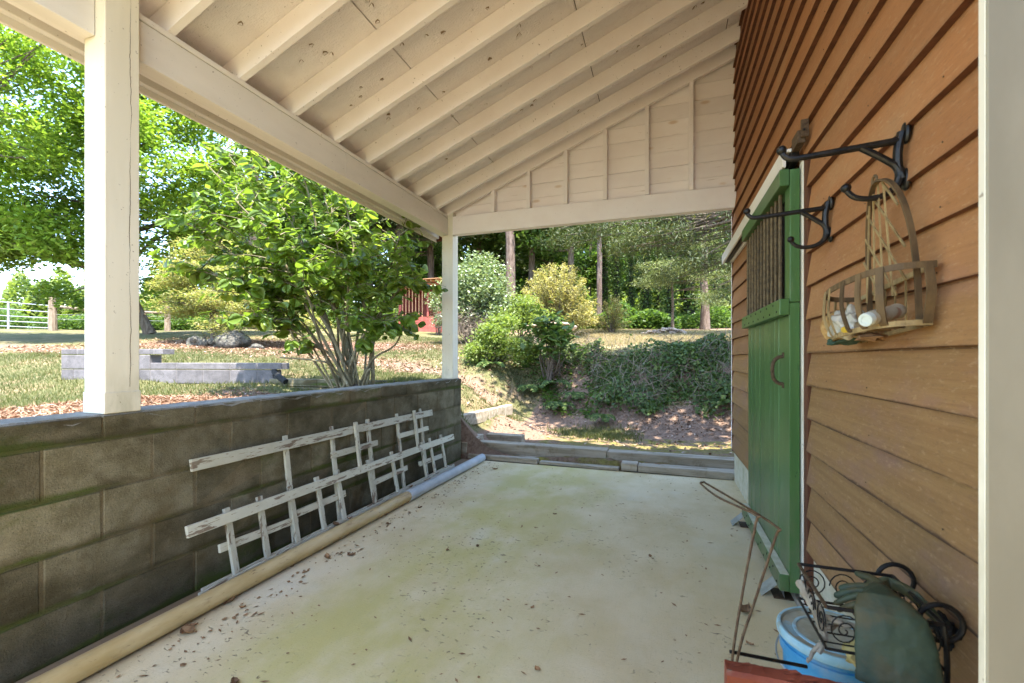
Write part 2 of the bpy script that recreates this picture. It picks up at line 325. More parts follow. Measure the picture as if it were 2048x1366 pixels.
M['barkstem'] = mk('mottled_stem_bark', (.12, .10, .055), (.22, .19, .115), (16, 16, 7), .85, .5, (40, 40, 12), .006, 0, [dict(col=(.32, .31, .24), sc=(22, 22, 9), lo=.58, hi=.68, amt=.6)])
M['ivybark'] = mk('dark_ivy_bark', (.022, .022, .014), (.045, .042, .025), 6, .95, 1, 20, .05)  # dark bark of the ivy clad trunks
M['rock'] = mk('lichen_rock', (.05, .045, .035), (.14, .13, .11), 9, .95, 1, 14, .08, .1, [dict(col=(.13, .14, .075), sc=4, lo=.52, hi=.66, amt=.6)])
M['stone'] = mk('tan_field_stone', (.30, .22, .165), (.42, .33, .26), 6, .92, .7, 20, .03, .25)
M['hutred'] = mk('red_hut_boards', (.30, .065, .05), (.38, .10, .075), (5, 5, 1), .8, .2, 20, .006, .1)
M['hutwood'] = mk('orange_hut_wood', (.42, .21, .10), (.52, .28, .15), 8, .8, .2)
M['postwood'] = mk('split_fence_wood', (.17, .125, .09), (.27, .215, .165), (18, 18, 3), .95, .8, (40, 40, 6), .01)
M['gatem'] = mk('galvanised_gate_tube', (.30, .32, .34), (.40, .42, .44), 12, .45, .05, 30, .001, metal=.3)
LM = {}
LM['bush'] = leafmat('bush_leaf', (.115, .19, .028), (.20, .29, .046), (.27, .34, .07), .5, .36, None, .5)
LM['big'] = leafmat('broad_tree_leaf', (.14, .235, .03), (.24, .35, .055), (.24, .30, .07), .5, .4)
LM['maple'] = leafmat('yellow_maple_leaf', (.25, .28, .105), (.35, .35, .15), (.38, .27, .15), .45, .5)
LM['white'] = leafmat('silvery_shrub_leaf', (.11, .16, .06), (.23, .29, .155), (.45, .48, .37), .3, .42, None, .6)
LM['yellow'] = leafmat('golden_shrub_leaf', (.26, .24, .09), (.38, .335, .15), (.24, .26, .09), .42, .5)
LM['forest'] = leafmat('forest_leaf', (.05, .10, .022), (.11, .185, .042), (.19, .26, .07), .5, .45)
LM['pale'] = leafmat('pale_needle_spray', (.11, .15, .06), (.23, .265, .14), (.34, .35, .22), .35, .5)
LM['dark'] = leafmat('dark_cedar_spray', (.05, .075, .028), (.095, .115, .046), (.13, .13, .05), .3, .55)
LM['ivy'] = leafmat('ivy_leaf', (.05, .09, .02), (.105, .16, .04), (.19, .235, .07), .35, .45, None, .25)
LM['lime'] = leafmat('lime_undergrowth_leaf', (.12, .175, .04), (.20, .26, .07), (.28, .33, .11), .5, .5)
LM['grass'] = leafmat('grass_blade', (.088, .108, .032), (.14, .145, .055), (.27, .215, .125), .4, .6)
LM['dry'] = leafmat('dry_grass_blade', (.26, .20, .11), (.34, .27, .155), (.20, .22, .08), .3, .7)
LM['litter'] = leafmat('fallen_leaf', (.16, .085, .05), (.33, .20, .125), (.46, .36, .28), .1, .8, (1, .9, .7))
LM['twig'] = leafmat('bare_twig', (.15, .11, .08), (.25, .2, .15), None, .05, .9, (1, 1, 1))

# ------------------------------------------------------------------ terrain
CP = []
def cp(px, py, d): p = P(px, py, d); CP.append((p.x, p.y, p.z))
for a in ((0, 838, 2.9), (100, 828, 2.95), (300, 795, 4.0), (150, 770, 6.2), (350, 768, 6.3), (560, 768, 6.1), (60, 742, 7.5), (137, 718, 8), (350, 724, 7.1), (450, 717, 8),
          (620, 755, 6.6), (800, 754, 6.9), (870, 750, 7.2), (100, 700, 11), (400, 702, 11), (700, 704, 12), (850, 692, 14), (60, 680, 15), (60, 659, 21), (400, 667, 17), (600, 670, 18),
          (880, 664, 22), (960, 674, 20), (1150, 663, 18), (1450, 663, 18), (1450, 690, 10.7), (1200, 692, 11), (1050, 702, 11.5), (950, 722, 10),
          (1460, 858, 7.0), (1230, 842, 7.9), (1467, 905, 5.4), (1100, 884, 6.2), (1000, 874, 6.4), (960, 852, 6.5), (930, 840, 6.2), (1050, 818, 9.0), (1000, 803, 8.8), (930, 795, 7.6), (930, 772, 7.4),
          (1050, 772, 9.8), (1000, 742, 9.6), (1460, 716, 8.4), (1300, 714, 9.1), (1200, 718, 9.6), (1080, 732, 10), (1200, 655, 30), (600, 655, 32), (0, 640, 34)): cp(*a)
CP += [(-3, 0, .82), (-6, -3, .8), (-3, -8, .5), (-14, 0, 1.3), (2.2, 6.3, .1), (4, 6.8, .2), (4, 9, 1.3), (7, 10, 1.6), (-2.75, 4.55, .85), (-3.6, 4.5, .78), (-4.6, 4.5, .76), (-3.4, 5.3, .92), (-4.5, 5.3, .93), (-2.7, 5.2, .80), (-2.2, 5.3, .1), (-1, 5.3, .06), (.6, 5.3, .06)]
CP = np.array(CP)
def tps(r2): return np.where(r2 > 0, r2 * np.log(r2 + 1e-12), 0)
n_ = len(CP); K = tps(((CP[:, None, :2] - CP[None, :, :2]) ** 2).sum(-1)) + .004 * np.eye(n_)
Pm = np.c_[np.ones(n_), CP[:, :2]]; A_ = np.block([[K, Pm], [Pm.T, np.zeros((3, 3))]])
WT = np.linalg.solve(A_, np.r_[CP[:, 2], 0, 0, 0])
def ground_np(X, Y):
    X = np.asarray(X, float); Y = np.asarray(Y, float); out = WT[n_] + WT[n_ + 1] * X + WT[n_ + 2] * Y
    for i in range(n_): out = out + WT[i] * tps((X - CP[i, 0]) ** 2 + (Y - CP[i, 1]) ** 2)
    dist = np.hypot(X + 2, Y - 5); far = 2.5 + .012 * np.clip(dist - 22, 0, 400)
    t = np.clip((dist - 20) / 12, 0, 1); t = t * t * (3 - 2 * t)
    behind = np.clip((-Y - 1 + np.clip(X, 0, 9) * .4) / 4, 0, 1); right = np.clip((X - 4) / 3, 0, 1) * np.clip((7 - Y) / 4, 0, 1)
    z = out * (1 - t) + far * t
    low = np.where(X > -2.4, -.12, .7); k = np.maximum(behind, right); z = z * (1 - k) + low * k
    inside = (X > -2.45) & (Y < 5.02) & (X < 8); z = np.where(inside, -.14, z)
    return z
def G(x, y): return float(ground_np(np.array([x]), np.array([y]))[0])
def axis_pts(segs):
    out = []
    for a, b, s in segs: out += list(np.arange(a, b, s))
    return np.array(sorted(set(np.round(out, 4))))
gx = axis_pts([(-900, -200, 100), (-200, -50, 15), (-50, -20, 2.5), (-20, -9, .5), (-9, -2.7, .12), (-2.7, -2.3, .1), (-2.3, 3, .09), (3, 8, .4), (8, 30, 2.5), (30, 200, 17), (200, 1000, 100)])
gy = axis_pts([(-900, -200, 100), (-200, -20, 15), (-20, -2, 1.5), (-2, 4.7, .15), (4.7, 12, .09), (12, 24, .3), (24, 50, 2.5), (50, 200, 15), (200, 1000, 100)])
GX, GY = np.meshgrid(gx, gy); GZ = ground_np(GX, GY)
rg = np.random.default_rng(3)
nearm = ((GX > -9) & (GX < 3) & (GY > 4.8) & (GY < 14)).astype(float)
GZ = GZ + nearm * rg.normal(0, .008, GZ.shape) * (GZ > -.1)
ny, nx = GX.shape; idx = np.arange(nx * ny).reshape(ny, nx)
F = np.stack([idx[:-1, :-1], idx[:-1, 1:], idx[1:, 1:], idx[1:, :-1]], -1).reshape(-1, 4)
gme = quads('ground', np.c_[GX.ravel(), GY.ravel(), GZ.ravel()], F)
gme.polygons.foreach_set('use_smooth', [True] * len(gme.polygons))
def in_bank(X, Y):          # ivy bank: how far a place is inside it (0..1)
    z = ground_np(X, Y); toe = 7.95 + np.clip(-X - .3, 0, 9) * .75 + .22 * np.sin(X * 2.7 + 1) + .12 * np.sin(X * 7.1)
    a = np.clip((Y - toe) / .35, 0, 1); crest = toe + 1.9 + .25 * np.clip(X, -2, 3)
    b = np.clip((crest - Y) / .5, 0, 1); c = np.clip((X + 3.4) / .8, 0, 1)
    return a * b * c
def masks(X, Y):
    d = -X * sn + Y * cs
    path = np.clip(((X + 2.6) / .3), 0, 1) * np.clip((8.6 + np.clip(-X, 0, 5) * .8 - Y) / .6, 0, 1) * (Y > 4.9)
    leftdirt = np.clip(((-2.9 - X)) / .2, 0, 1) * np.clip((4.55 - Y) / .2, 0, 1) * np.clip((X + 5.9) / 1.2, 0, 1)
    straw = np.clip(1 - np.abs(d - 9.6 + .25 * (X + 8)) / 1.6, 0, 1) * (X < -3)
    mulch = np.exp(-(((X + 12.3) / 3.0) ** 2 + ((Y - 9.8) / 1.9) ** 2)) + np.exp(-(((X + 9) / 3) ** 2 + ((Y - 11.6) / 1.9) ** 2))
    forest = np.clip((d - 19.5) / 2, 0, 1) * (X > -8)
    dirt = np.clip(np.maximum.reduce([path, leftdirt, .8 * straw, 1.2 * mulch, forest, in_bank(X, Y)]), 0, 1)
    moss = path * np.clip((X + 2.2) / 1.2, 0, 1) * np.clip((7.5 - Y) / .6, 0, 1)
    dry = np.clip((d - 9.5) / 1, 0, 1) * np.clip((X + 4.5) / 2, 0, 1) * (1 - forest)
    return dirt, moss, dry
m1, m2, m3 = masks(GX.ravel(), GY.ravel())
ca = gme.color_attributes.new('ground_cover', 'FLOAT_COLOR', 'POINT')
ca.data.foreach_set('color', np.c_[m1, m2, m3, np.ones_like(m1)].astype(np.float32).ravel())
def ground_mat():
    s = NT('yard_ground'); at = s.n('ShaderNodeAttribute'); at.attribute_name = 'ground_cover'
    sp = s.n('ShaderNodeSeparateColor'); s.l(at.outputs['Color'], sp.inputs[0])
    n1 = s.noise(1.4, 6, .65); n2 = s.noise(30, 6, .7); n3 = s.noise(5, 5)
    grass = s.mix(s.ramp(n2, .3, .7), (.072, .076, .03), (.14, .132, .06)); grass = s.mix(s.ramp(n1, .48, .68, 0, .8), grass, (.27, .185, .115))
    dirt = s.mix(s.ramp(n2, .3, .7), (.125, .08, .054), (.235, .16, .113)); dirt = s.mix(s.ramp(n3, .45, .7, 0, .75), dirt, (.22, .15, .105))
    moss = s.mix(s.ramp(n2, .3, .7), (.12, .105, .03), (.21, .185, .05)); dry = s.mix(s.ramp(n2, .3, .7), (.235, .185, .10), (.34, .275, .165))
    def edge(ch): return s.ramp(s.math('ADD', ch, s.math('MULTIPLY', s.math('SUBTRACT', s.noise(3.2, 6, .7), .5), .9)), .38, .62)
    c = s.mix(edge(sp.outputs[2]), grass, dry); c = s.mix(edge(sp.outputs[0]), c, dirt)
    c = s.mix(s.math('MULTIPLY', edge(sp.outputs[1]), s.ramp(n3, .35, .6)), c, moss)
    s.l(c, s.b.inputs['Base Color']); s.b.inputs['Roughness'].default_value = .95; s.b.inputs['Specular IOR Level'].default_value = .1
    s.l(s.bump(n2, .8, .03), s.b.inputs['Normal']); return s.m
M['ground'] = ground_mat()
tag(link('ground', gme, M['ground']), 'sloping back yard of grass, dirt path and fallen straw', kind='structure')

# ------------------------------------------------------------------ porch slab
XL, XR, HW, YE = -2.324, .652, .976, 4.95
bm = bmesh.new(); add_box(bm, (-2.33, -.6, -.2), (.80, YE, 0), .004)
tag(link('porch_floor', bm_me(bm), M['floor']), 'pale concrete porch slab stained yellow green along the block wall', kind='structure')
box('ground_slab', (-2.4, -9, -.35), (7, -.62, -.01), M['floor'])['kind'] = 'structure'

# ------------------------------------------------------------------ block walls
rb = random.Random(5)
def block_me(L, hgt, th):
    bm = bmesh.new(); add_box(bm, (-th / 2, -L / 2, -hgt / 2), (th / 2, L / 2, hgt / 2), .003, None, .003, rb); return bm_me(bm, 'block')
LB, CH, CAPH = .4064, .2178, .105
wall = thing('retaining_wall', 'long dark mossy concrete block wall under the porch posts on the left', 'wall', (XL - .1, 2.3, 0))
box('mortar', (XL - .19, -.5, 0), (XL - .0035, 4.928, HW - .006), M['mortar'], wall, .001)
pool = [block_me(LB - .011, CH - .011, .2) for _ in range(4)]; half = [block_me(LB / 2 - .011, CH - .011, .2) for _ in range(2)]
cpool = [block_me(LB - .009, CAPH - .008, .203) for _ in range(4)]
for m_ in pool + half: m_.materials.append(M['cmu'])
for m_ in cpool: m_.materials.append(M['cmu'])
for c in range(5):
    zc = c * CH + CH / 2 if c < 4 else 4 * CH + CAPH / 2
    off = 0 if c % 2 == 0 else LB / 2
    y = 4.934
    if off:
        o = link('block', half[c % 2], None, wall, loc=(XL - .1, y - LB / 4, zc)); y -= LB / 2
    while y > -.3:
        me = rb.choice(pool if c < 4 else cpool)
        link('block', me, None, wall, loc=(XL - .1 + rb.uniform(-.002, .002), y - LB / 2, zc)); y -= LB
bm = bmesh.new()                                              # parged top: one rough skim of grey mortar
ys = np.arange(-.45, 4.93, .06); prev = None
for y in ys:
    rr = [bm.verts.new((XL - .2 + rb.uniform(-.004, .004), y, HW - .004)), bm.verts.new((XL - .198, y, HW + .004 + rb.uniform(0, .003))), bm.verts.new((XL - .006 + rb.uniform(-.006, .003), y, HW + .003 + rb.uniform(0, .003))), bm.verts.new((XL + .001 + rb.uniform(-.001, .004), y, HW - .008 - rb.random() ** 3 * .03))]
    if prev:
        for k in range(3): bm.faces.new((prev[k], prev[k + 1], rr[k + 1], rr[k]))
    prev = rr
link('parging', bm_me(bm), M['cmu_top'], wall)

# yard wall: stepped grey blocks; runs A -> B, then a low return wall to the porch wall
A = P(137, 760, 6.6); B = P(566, 760, 6.25); A.z = B.z = 0
def run_wall(th, a, b, rows, mblock, mmort, thick=.2, L=.4064):
    u = (b - a).normalized(); n = Vector((u.y, -u.x, 0)); ang = math.atan2(u.y, u.x)
    for (s0, s1, z0, z1, off) in rows:
        s = s0; first = True
        while s < s1 - .03:
            e = min(s + (L - off if first else L), s1); first = False
            Lb = e - s - .008; me_b = bmesh.new(); add_box(me_b, (-Lb / 2, -thick / 2, 0), (Lb / 2, thick / 2, z1 - z0 - .008), .006, Matrix.Rotation(ang, 4, 'Z'), 0)
            c = a + u * ((s + e) / 2); link('block', bm_me(me_b, 'block'), mblock, th, loc=(c.x, c.y, z0)); s = e
        me_b = bmesh.new(); add_box(me_b, (0, -thick / 2 + .006, 0), (s1 - s0 - .006, thick / 2 - .006, z1 - z0 - .012), 0, Matrix.Rotation(ang, 4, 'Z'))
        c = a + u * s0; link('mortar', bm_me(me_b, 'mortar'), mmort, th, loc=(c.x, c.y, z0 + .001))
LW = (B - A).length; sB = (318 - 137) / (566 - 137) * LW; sC = (344 - 137) / (566 - 137) * LW
yw = thing('garden_wall', 'low sunlit grey block wall stepping down across the lawn', 'wall', (*((A + B) / 2).xy, .8))
run_wall(yw, A, B, [(0, LW, .66, .86, 0), (0, LW - .08, .86, 1.062, .2), (0, sB, 1.064, 1.272, 0), (0, sC, 1.274, 1.358, .15), (sB + .004, LW + .04, 1.064, 1.16, 0)], M['cmu_yard'], M['mortar_yard'])
RW0, RW1 = Vector((-5.12, 4.83, 0)), Vector((-2.53, 4.83, 0))
rw = thing('return_wall', 'low dull block wall behind the multi stemmed bush, joining the porch wall', 'wall', (-3.8, 4.83, .7))
run_wall(rw, RW0, RW1, [(0, 2.59, .64, .842, .2), (0, 2.59, .844, .945, 0)], M['cmu'], M['mortar'])
tube('drain_pipe', spline([P(548, 742, 6.2), P(556, 752, 6.1), P(572, 764, 6.0)]), .04, M['black'], None, 10)
tag(D.objects['drain_pipe'], 'short black drain pipe poking out at the corner of the low yard walls', 'pipe')

# ------------------------------------------------------------------ porch posts
def post(y0, label, crack):
    t = thing('porch_post', label, 'post', (-2.394, y0 + .07, HW), 'white posts holding up the porch roof')
    box('shaft', (-2.464, y0, HW + .09), (-2.324, y0 + .1397, 2.90 + .02), M['paint_z'], t, .004)
    b = .0035
    box('base_trim', (-2.464 - b, y0 - b, HW + .006), (-2.324 + b, y0 + .1397 + b, HW + .10), M['paint_z'], t, .003)
    if crack:
        rk = random.Random(4); yy = y0 + .098; pts = []
        for k in range(110):
            yy += rk.gauss(0, .0011) + (y0 + .1 - yy) * .04; pts.append((-2.3236, yy, HW + .12 + k * .0165))
        bm = bmesh.new(); pr = None
        for k, p in enumerate(pts):
            wd = .0003 + .0011 * abs(math.sin(k * .083 + .6))
            q = [bm.verts.new((p[0] + .0004, p[1] - wd, p[2])), bm.verts.new((p[0] + .0004, p[1] + wd, p[2]))]
            if pr: bm.faces.new((pr[0], pr[1], q[1], q[0]))
            pr = q
        link('crack', bm_me(bm), M['crack'], t)
    return t
post(1.283, 'nearer cracked white post standing on the block wall', True)
post(4.70, 'farther white post at the far corner of the porch', False)

# ------------------------------------------------------------------ porch roof
ZR = lambda x, e=0: 2.888 + .393 * (x + 2.384) + e          # underside of the rafters
SL = math.atan(.393); RD = .14
roof = thing('porch_roof', 'white painted lean-to porch roof with open rafters and flaking board ceiling', 'roof', (-.9, 2.5, 2.9))
ROOF_Y0 = -.3
yb = [ROOF_Y0, 1.283, 1.423, 2.93, 4.70]
for a, b in ((ROOF_Y0, 1.281), (1.425, 2.926), (2.929, 4.698)):
    box('beam', (-2.464, a, 2.654), (-2.384, b, 2.850), M['paint_y'], roof, .003)
box('top_plate', (-2.466, ROOF_Y0, 2.853), (-2.380, 4.69, 2.884), M['paint_y'], roof, .003)
box('beam_ply', (-2.52, ROOF_Y0, 2.668), (-2.467, 4.86, 2.84), M['paint_y'], roof, .003)
r0 = 1.577 + .0285
xt, xw = -2.62, .645
k = -5
while True:
    y = r0 + .4064 * k
    if y > 4.6: break
    if y > ROOF_Y0 + .05:
        bm = bmesh.new()
        cx = [(-2.37, ZR(-2.37)), (xw, ZR(xw)), (xw, ZR(xw) + RD / math.cos(SL)), (xt, ZR(xt) + RD / math.cos(SL)), (xt, ZR(xt) + .03), (-2.47, 2.886), (-2.385, 2.886)]
        f = [bm.verts.new((x, y - .019, z)) for x, z in cx]; g = [bm.verts.new((x, y + .019, z)) for x, z in cx]
        bm.faces.new(f); bm.faces.new(g[::-1]); n = len(cx)
        for i in range(n): bm.faces.new((f[i], g[i], g[(i + 1) % n], f[(i + 1) % n]))
        link('rafter', bm_me(bm, 'rafter'), M['paint'], roof)
    k += 1
zt = lambda x: ZR(x) + RD / math.cos(SL) + .003
xs = [-2.68, -1.72, -.60, .53, .66]
gap = .004
for i in range(4):
    ysp = [ROOF_Y0 - .1, 1.2, 2.42 + (.0 if i % 2 else -.4), 3.64 + (.0 if i % 2 else .2), 4.95]
    for a, b in zip(ysp, ysp[1:]):
        bm = bmesh.new(); x0, x1 = xs[i] + gap, xs[i + 1] - gap
        for zz in (0, .012):
            pass
        v = [bm.verts.new(p) for p in ((x0, a + .001, zt(x0)), (x1, a + .001, zt(x1)), (x1, b - .001, zt(x1)), (x0, b - .001, zt(x0)), (x0, a + .001, zt(x0) + .012), (x1, a + .001, zt(x1) + .012), (x1, b - .001, zt(x1) + .012), (x0, b - .001, zt(x0) + .012))]
        for q in ((0, 1, 2, 3), (7, 6, 5, 4), (0, 4, 5, 1), (1, 5, 6, 2), (2, 6, 7, 3), (3, 7, 4, 0)): bm.faces.new([v[j] for j in q])
        link('roof_panel', bm_me(bm), M['osb'], roof)
bm = bmesh.new()                                              # shingle cover above the panels
v = [bm.verts.new(p) for p in ((-2.70, ROOF_Y0 - .15, zt(-2.70) + .016), (.70, ROOF_Y0 - .15, zt(.7) + .016), (.70, 5.0, zt(.7) + .016), (-2.70, 5.0, zt(-2.7) + .016))]
v2 = [bm.verts.new(p.co + Vector((0, 0, .012))) for p in v]
bm.faces.new(v); bm.faces.new(v2[::-1])
for j in range(4): bm.faces.new((v[j], v[(j + 1) % 4], v2[(j + 1) % 4], v2[j]))
link('shingle_cover', bm_me(bm), M['bark'], roof)
box('fascia', (-2.66, ROOF_Y0 - .1, 2.688), (-2.622, 4.93, 2.93), M['paint_y'], roof, .003)
box('drip_strip', (-2.681, ROOF_Y0 - .1, 2.655), (-2.662, 4.95, 2.70), M['paint_y'], roof, .002)
box('fascia_end', (-2.68, 4.932, 2.66), (-2.45, 4.95, 2.78), M['trim_and_lap_shade'], roof, .002)
# loose paint flakes hanging from the deck
bm = bmesh.new(); rf = random.Random(11)
bm_b = bmesh.new()
for _ in range(330):
    x = rf.uniform(-2.3, .6); y = rf.uniform(1.2, 4.6)
    ph = ((y - r0) / .4064) % 1
    if min(ph, 1 - ph) < .09: continue
    z = zt(x) - .0015; s = rf.uniform(.010, .042); a = rf.uniform(0, 6.28); dx, dy = math.cos(a) * s, math.sin(a) * s * .9
    p = Vector((x, y, z)); u = Vector((dx, dy, dx * .393)); wv = Vector((-dy * .45, dx * .45, -dy * .45 * .393))
    a1 = bm.verts.new(p - wv); a2 = bm.verts.new(p + wv); a3 = bm.verts.new(p + u * .7 + wv * .5 + Vector((0, 0, -s * rf.uniform(.2, .5)))); a4 = bm.verts.new(p + u + Vector((0, 0, -s * rf.uniform(.4, 1))))
    bm.faces.new((a1, a2, a3)); bm.faces.new((a1, a3, a4))
    if s > .02:
        dn = Vector((0, 0, -.0012)); bm_b.faces.new([bm_b.verts.new(q_ + dn) for q_ in (p - wv, p + u * .5 - wv * .9, p + u * .9, p + u * .5 + wv * .9, p + wv)])
tag(link('paint_flakes', bm_me(bm), M['osb'], roof), kind='stuff')
tag(link('flake_shade_spots', bm_me(bm_b), mk('flake_shade_osb', (.22, .15, .09), (.33, .24, .15), 60, .8, .2), roof), kind='stuff')  # dark patches of bare board that also stand for the flakes' small shadows
# gable end: beam, studs, boards behind
gable = thing('gable_wall', 'white framed triangular end wall with studs and horizontal boards over the porch exit', 'wall', (-.8, 4.75, 2.65))
box('beam', (-2.322, 4.69, 2.652), (XR - .004, 4.735, 2.862), M['paint'], gable, .003)
box('beam', (-2.322, 4.739, 2.655), (XR - .004, 4.784, 2.858), M['paint'], gable, .003)
bm = bmesh.new()
cx = [(-2.30, ZR(-2.30)), (xw, ZR(xw)), (xw, ZR(xw) + RD / math.cos(SL)), (-2.62, ZR(-2.62) + RD / math.cos(SL)), (-2.62, ZR(-2.62) + .06), (-2.46, 2.886), (-2.385, 2.886)]
f = [bm.verts.new((x, 4.69, z)) for x, z in cx]; g = [bm.verts.new((x, 4.728, z)) for x, z in cx]; bm.faces.new(f); bm.faces.new(g[::-1])
for i in range(len(cx)): bm.faces.new((f[i], g[i], g[(i + 1) % len(cx)], f[(i + 1) % len(cx)]))
link('end_rafter', bm_me(bm), M['paint'], gable)
for i in range(6):
    x = -1.842 + .4150 * i; x2 = x + .038
    bm = bmesh.new()
    v = [bm.verts.new(p) for p in ((x, 4.692, 2.866), (x2, 4.692, 2.866), (x2, 4.78, 2.866), (x, 4.78, 2.866), (x, 4.692, ZR(x) - .002), (x2, 4.692, ZR(x2) - .002), (x2, 4.78, ZR(x2) - .002), (x, 4.78, ZR(x) - .002))]
    for q in ((3, 2, 1, 0), (4, 5, 6, 7), (0, 1, 5, 4), (1, 2, 6, 5), (2, 3, 7, 6), (3, 0, 4, 7)): bm.faces.new([v[j] for j in q])
    link('stud', bm_me(bm), M['paint'], gable)
z = 2.845; i = 0
while z < 4.15:
    z1 = z + .156; xa = max(-2.36, (z + .002 - 2.888 - .14) / .393 - 2.384)
    xb = max(-2.36, (z1 - .004 - 2.888 - .14) / .393 - 2.384)
    if xa < XR - .05:
        bm = bmesh.new(); zz = z1 - .003 - rb.uniform(0, .002); yo = rb.uniform(0, .003)
        fr = [(xa, z), (XR - .004, z), (XR - .004, zz), (min(xb, XR - .03), zz)]
        f = [bm.verts.new((x, 4.788 + yo, zq)) for x, zq in fr]; g = [bm.verts.new((x, 4.812, zq)) for x, zq in fr]
        bm.faces.new(f); bm.faces.new(g[::-1])
        for j in range(4): bm.faces.new((f[j], g[j], g[(j + 1) % 4], f[(j + 1) % 4]))
        link('board', bm_me(bm), M['pineboard'], gable)
    z = z1; i += 1

# ------------------------------------------------------------------ house wall with lapped siding
house = thing('house_wall', 'tall brown wall of lapped horizontal wooden boards on the right', 'wall', (XR + .1, 2.5, 0))

YD0, YD1 = 2.49, 3.62; DOORZ = 2.16
rs = random.Random(8)
def plank(y0, y1, k, split=True):
    if split and k % 3 == 1 and y1 - y0 > 2.0:
        c_ = rs.uniform(y0 + .5, y1 - .6); plank(y0, c_ - .0015, k, False); plank(c_ + .0015, y1, k, False); return
    zb = Z0 + EX * k; n = max(2, int((y1 - y0) / .12)); bm = bmesh.new(); pr = None
    ph = rs.uniform(0, 6); wob = .0025 if k > 8 else .004
    for i in range(n + 1):
        y = y0 + (y1 - y0) * i / n
        dz = wob * math.sin(y * 3.1 + ph) + rs.uniform(-.0012, .0012); dx = .002 * math.sin(y * 2.3 + ph * 2)
        prof = [(XR + .004, zb + EX + .02), (XR - .020 + dx, zb + dz), (XR + .004, zb + dz)]
        q = [bm.verts.new((x, y, z)) for x, z in prof]
        if pr:
            for j in range(2): bm.faces.new((pr[j], q[j], q[j + 1], pr[j + 1])).material_index = j  # undersides take the darker colour: the shade below each lap is painted
        else: bm.faces.new(q)
        pr = q
    bm.faces.new(pr[::-1])
    me = bm_me(bm, 'siding_board'); me.materials.append(M['siding']); me.materials.append(M['trim_and_lap_shade']); link('siding_board', me, None, house)
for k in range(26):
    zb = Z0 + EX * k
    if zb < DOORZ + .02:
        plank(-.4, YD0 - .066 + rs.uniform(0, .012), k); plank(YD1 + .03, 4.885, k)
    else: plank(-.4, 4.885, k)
bm = bmesh.new()
for k in range(24):
    for y in (.95, 1.36, 1.77, 2.18, 3.8, 4.2, 4.6):
        if rs.random() < .8: add_ball(bm, (XR - .019 + .0016 * rs.random(), y + rs.uniform(-.02, .02), Z0 + EX * k + .028 + rs.uniform(-.004, .006)), .0028, (.5, 1, 1), 1)
link('nail_heads', bm_me(bm), M['rustwire'], house)['kind'] = 'stuff'
box('sheathing', (XR + .006, -.4, .30), (XR + .05, YD0 - .05, 4.5), M['dark'], house, 0)
box('sheathing', (XR + .006, YD1 + .06, .30), (XR + .05, 4.9, 4.5), M['dark'], house, 0)
box('sheathing', (XR + .006, YD0 - .05, DOORZ), (XR + .05, YD1 + .06, 4.5), M['dark'], house, 0)
box('foundation', (XR + .012, -.4, -.02), (XR + .16, YD0 - .03, .345), M['foundation'], house, .004)
box('foundation', (XR + .012, YD1 + .03, -.02), (XR + .16, 4.93, .345), M['foundation'], house, .004)
box('door_recess', (XR + .25, YD0 - .1, -.02), (XR + .27, YD1 + .1, DOORZ + .05), M['dark'], house, 0)
box('threshold', (XR - .03, YD0 - .02, .0), (XR + .24, YD1 + .02, .03), M['timber'], house, .003)
box('corner_board', (XR - .012, 4.888, .30), (XR + .06, 4.92, 4.5), M['trim_and_lap_shade'], house, .002)
box('corner_edge', (XR - .016, 4.921, .33), (XR - .004, 4.94, 2.64), M['paint'], house, .001)
box('door_casing', (XR - .018, YD0 + .01, .02), (XR + .002, YD0 + .06, DOORZ + .05), M['paint_z'], house, .001)
box('door_casing', (XR - .030, YD1 + .02, 2.165), (XR - .006, 4.87, 2.235), M['paint_y'], house, .002)
box('door_stop', (XR - .013, YD0 - .052, .05), (XR + .03, YD0 + .008, DOORZ + .05), M['trim_and_lap_shade'], house, .002)
box('added_rear_screen', (-.5, -1.45, 0), (XR + .3, -1.35, 2.3), M['paint_z'], house, 0)  # unseen wall, added to shade the jamb and bounce light inside
# rear mass of the house so that it blocks light as it does in the place
bm = bmesh.new(); 
hv = [(XR + .3, -.5, 0), (XR + .3, 4.9, 0), (XR + 6, 4.9, 0), (XR + 6, -.5, 0), (XR + .3, -.5, 4.5), (XR + .3, 4.9, 4.5), (XR + 6, 4.9, 4.5), (XR + 6, -.5, 4.5), (XR + 3, -.5, 5.6), (XR + 3, 4.9, 5.6)]
v = [bm.verts.new(p) for p in hv]
for q in ((0, 1, 5, 4), (2, 3, 7, 6), (1, 2, 6, 9, 5), (3, 0, 4, 8, 7), (4, 5, 9, 8), (6, 7, 8, 9)): bm.faces.new([v[j] for j in q])
link('house_body', bm_me(bm), M['trim_and_lap_shade'], house)

# white jamb beside the camera
jb = thing('door_jamb', 'pale upright board at the right edge, close to the camera', 'door frame', (.55, .88, 0))
box('face_board', (.4604, .866, 0), (.70, .8712, 3.4), mk('shaded_jamb_face', (.27, .245, .175), (.32, .29, .21), (6, 6, 2), .6, .15, (60, 60, 20), .002), jb, .001)  # front of the white jamb, its shade put into the tan colour
box('edge_board', (.46, .8715, 0), (.70, .887, 3.4), M['paint_z'], jb, .001)
box('return_board', (.70, .70, 0), (.72, .887, 3.4), M['paint_z'], jb, .002)

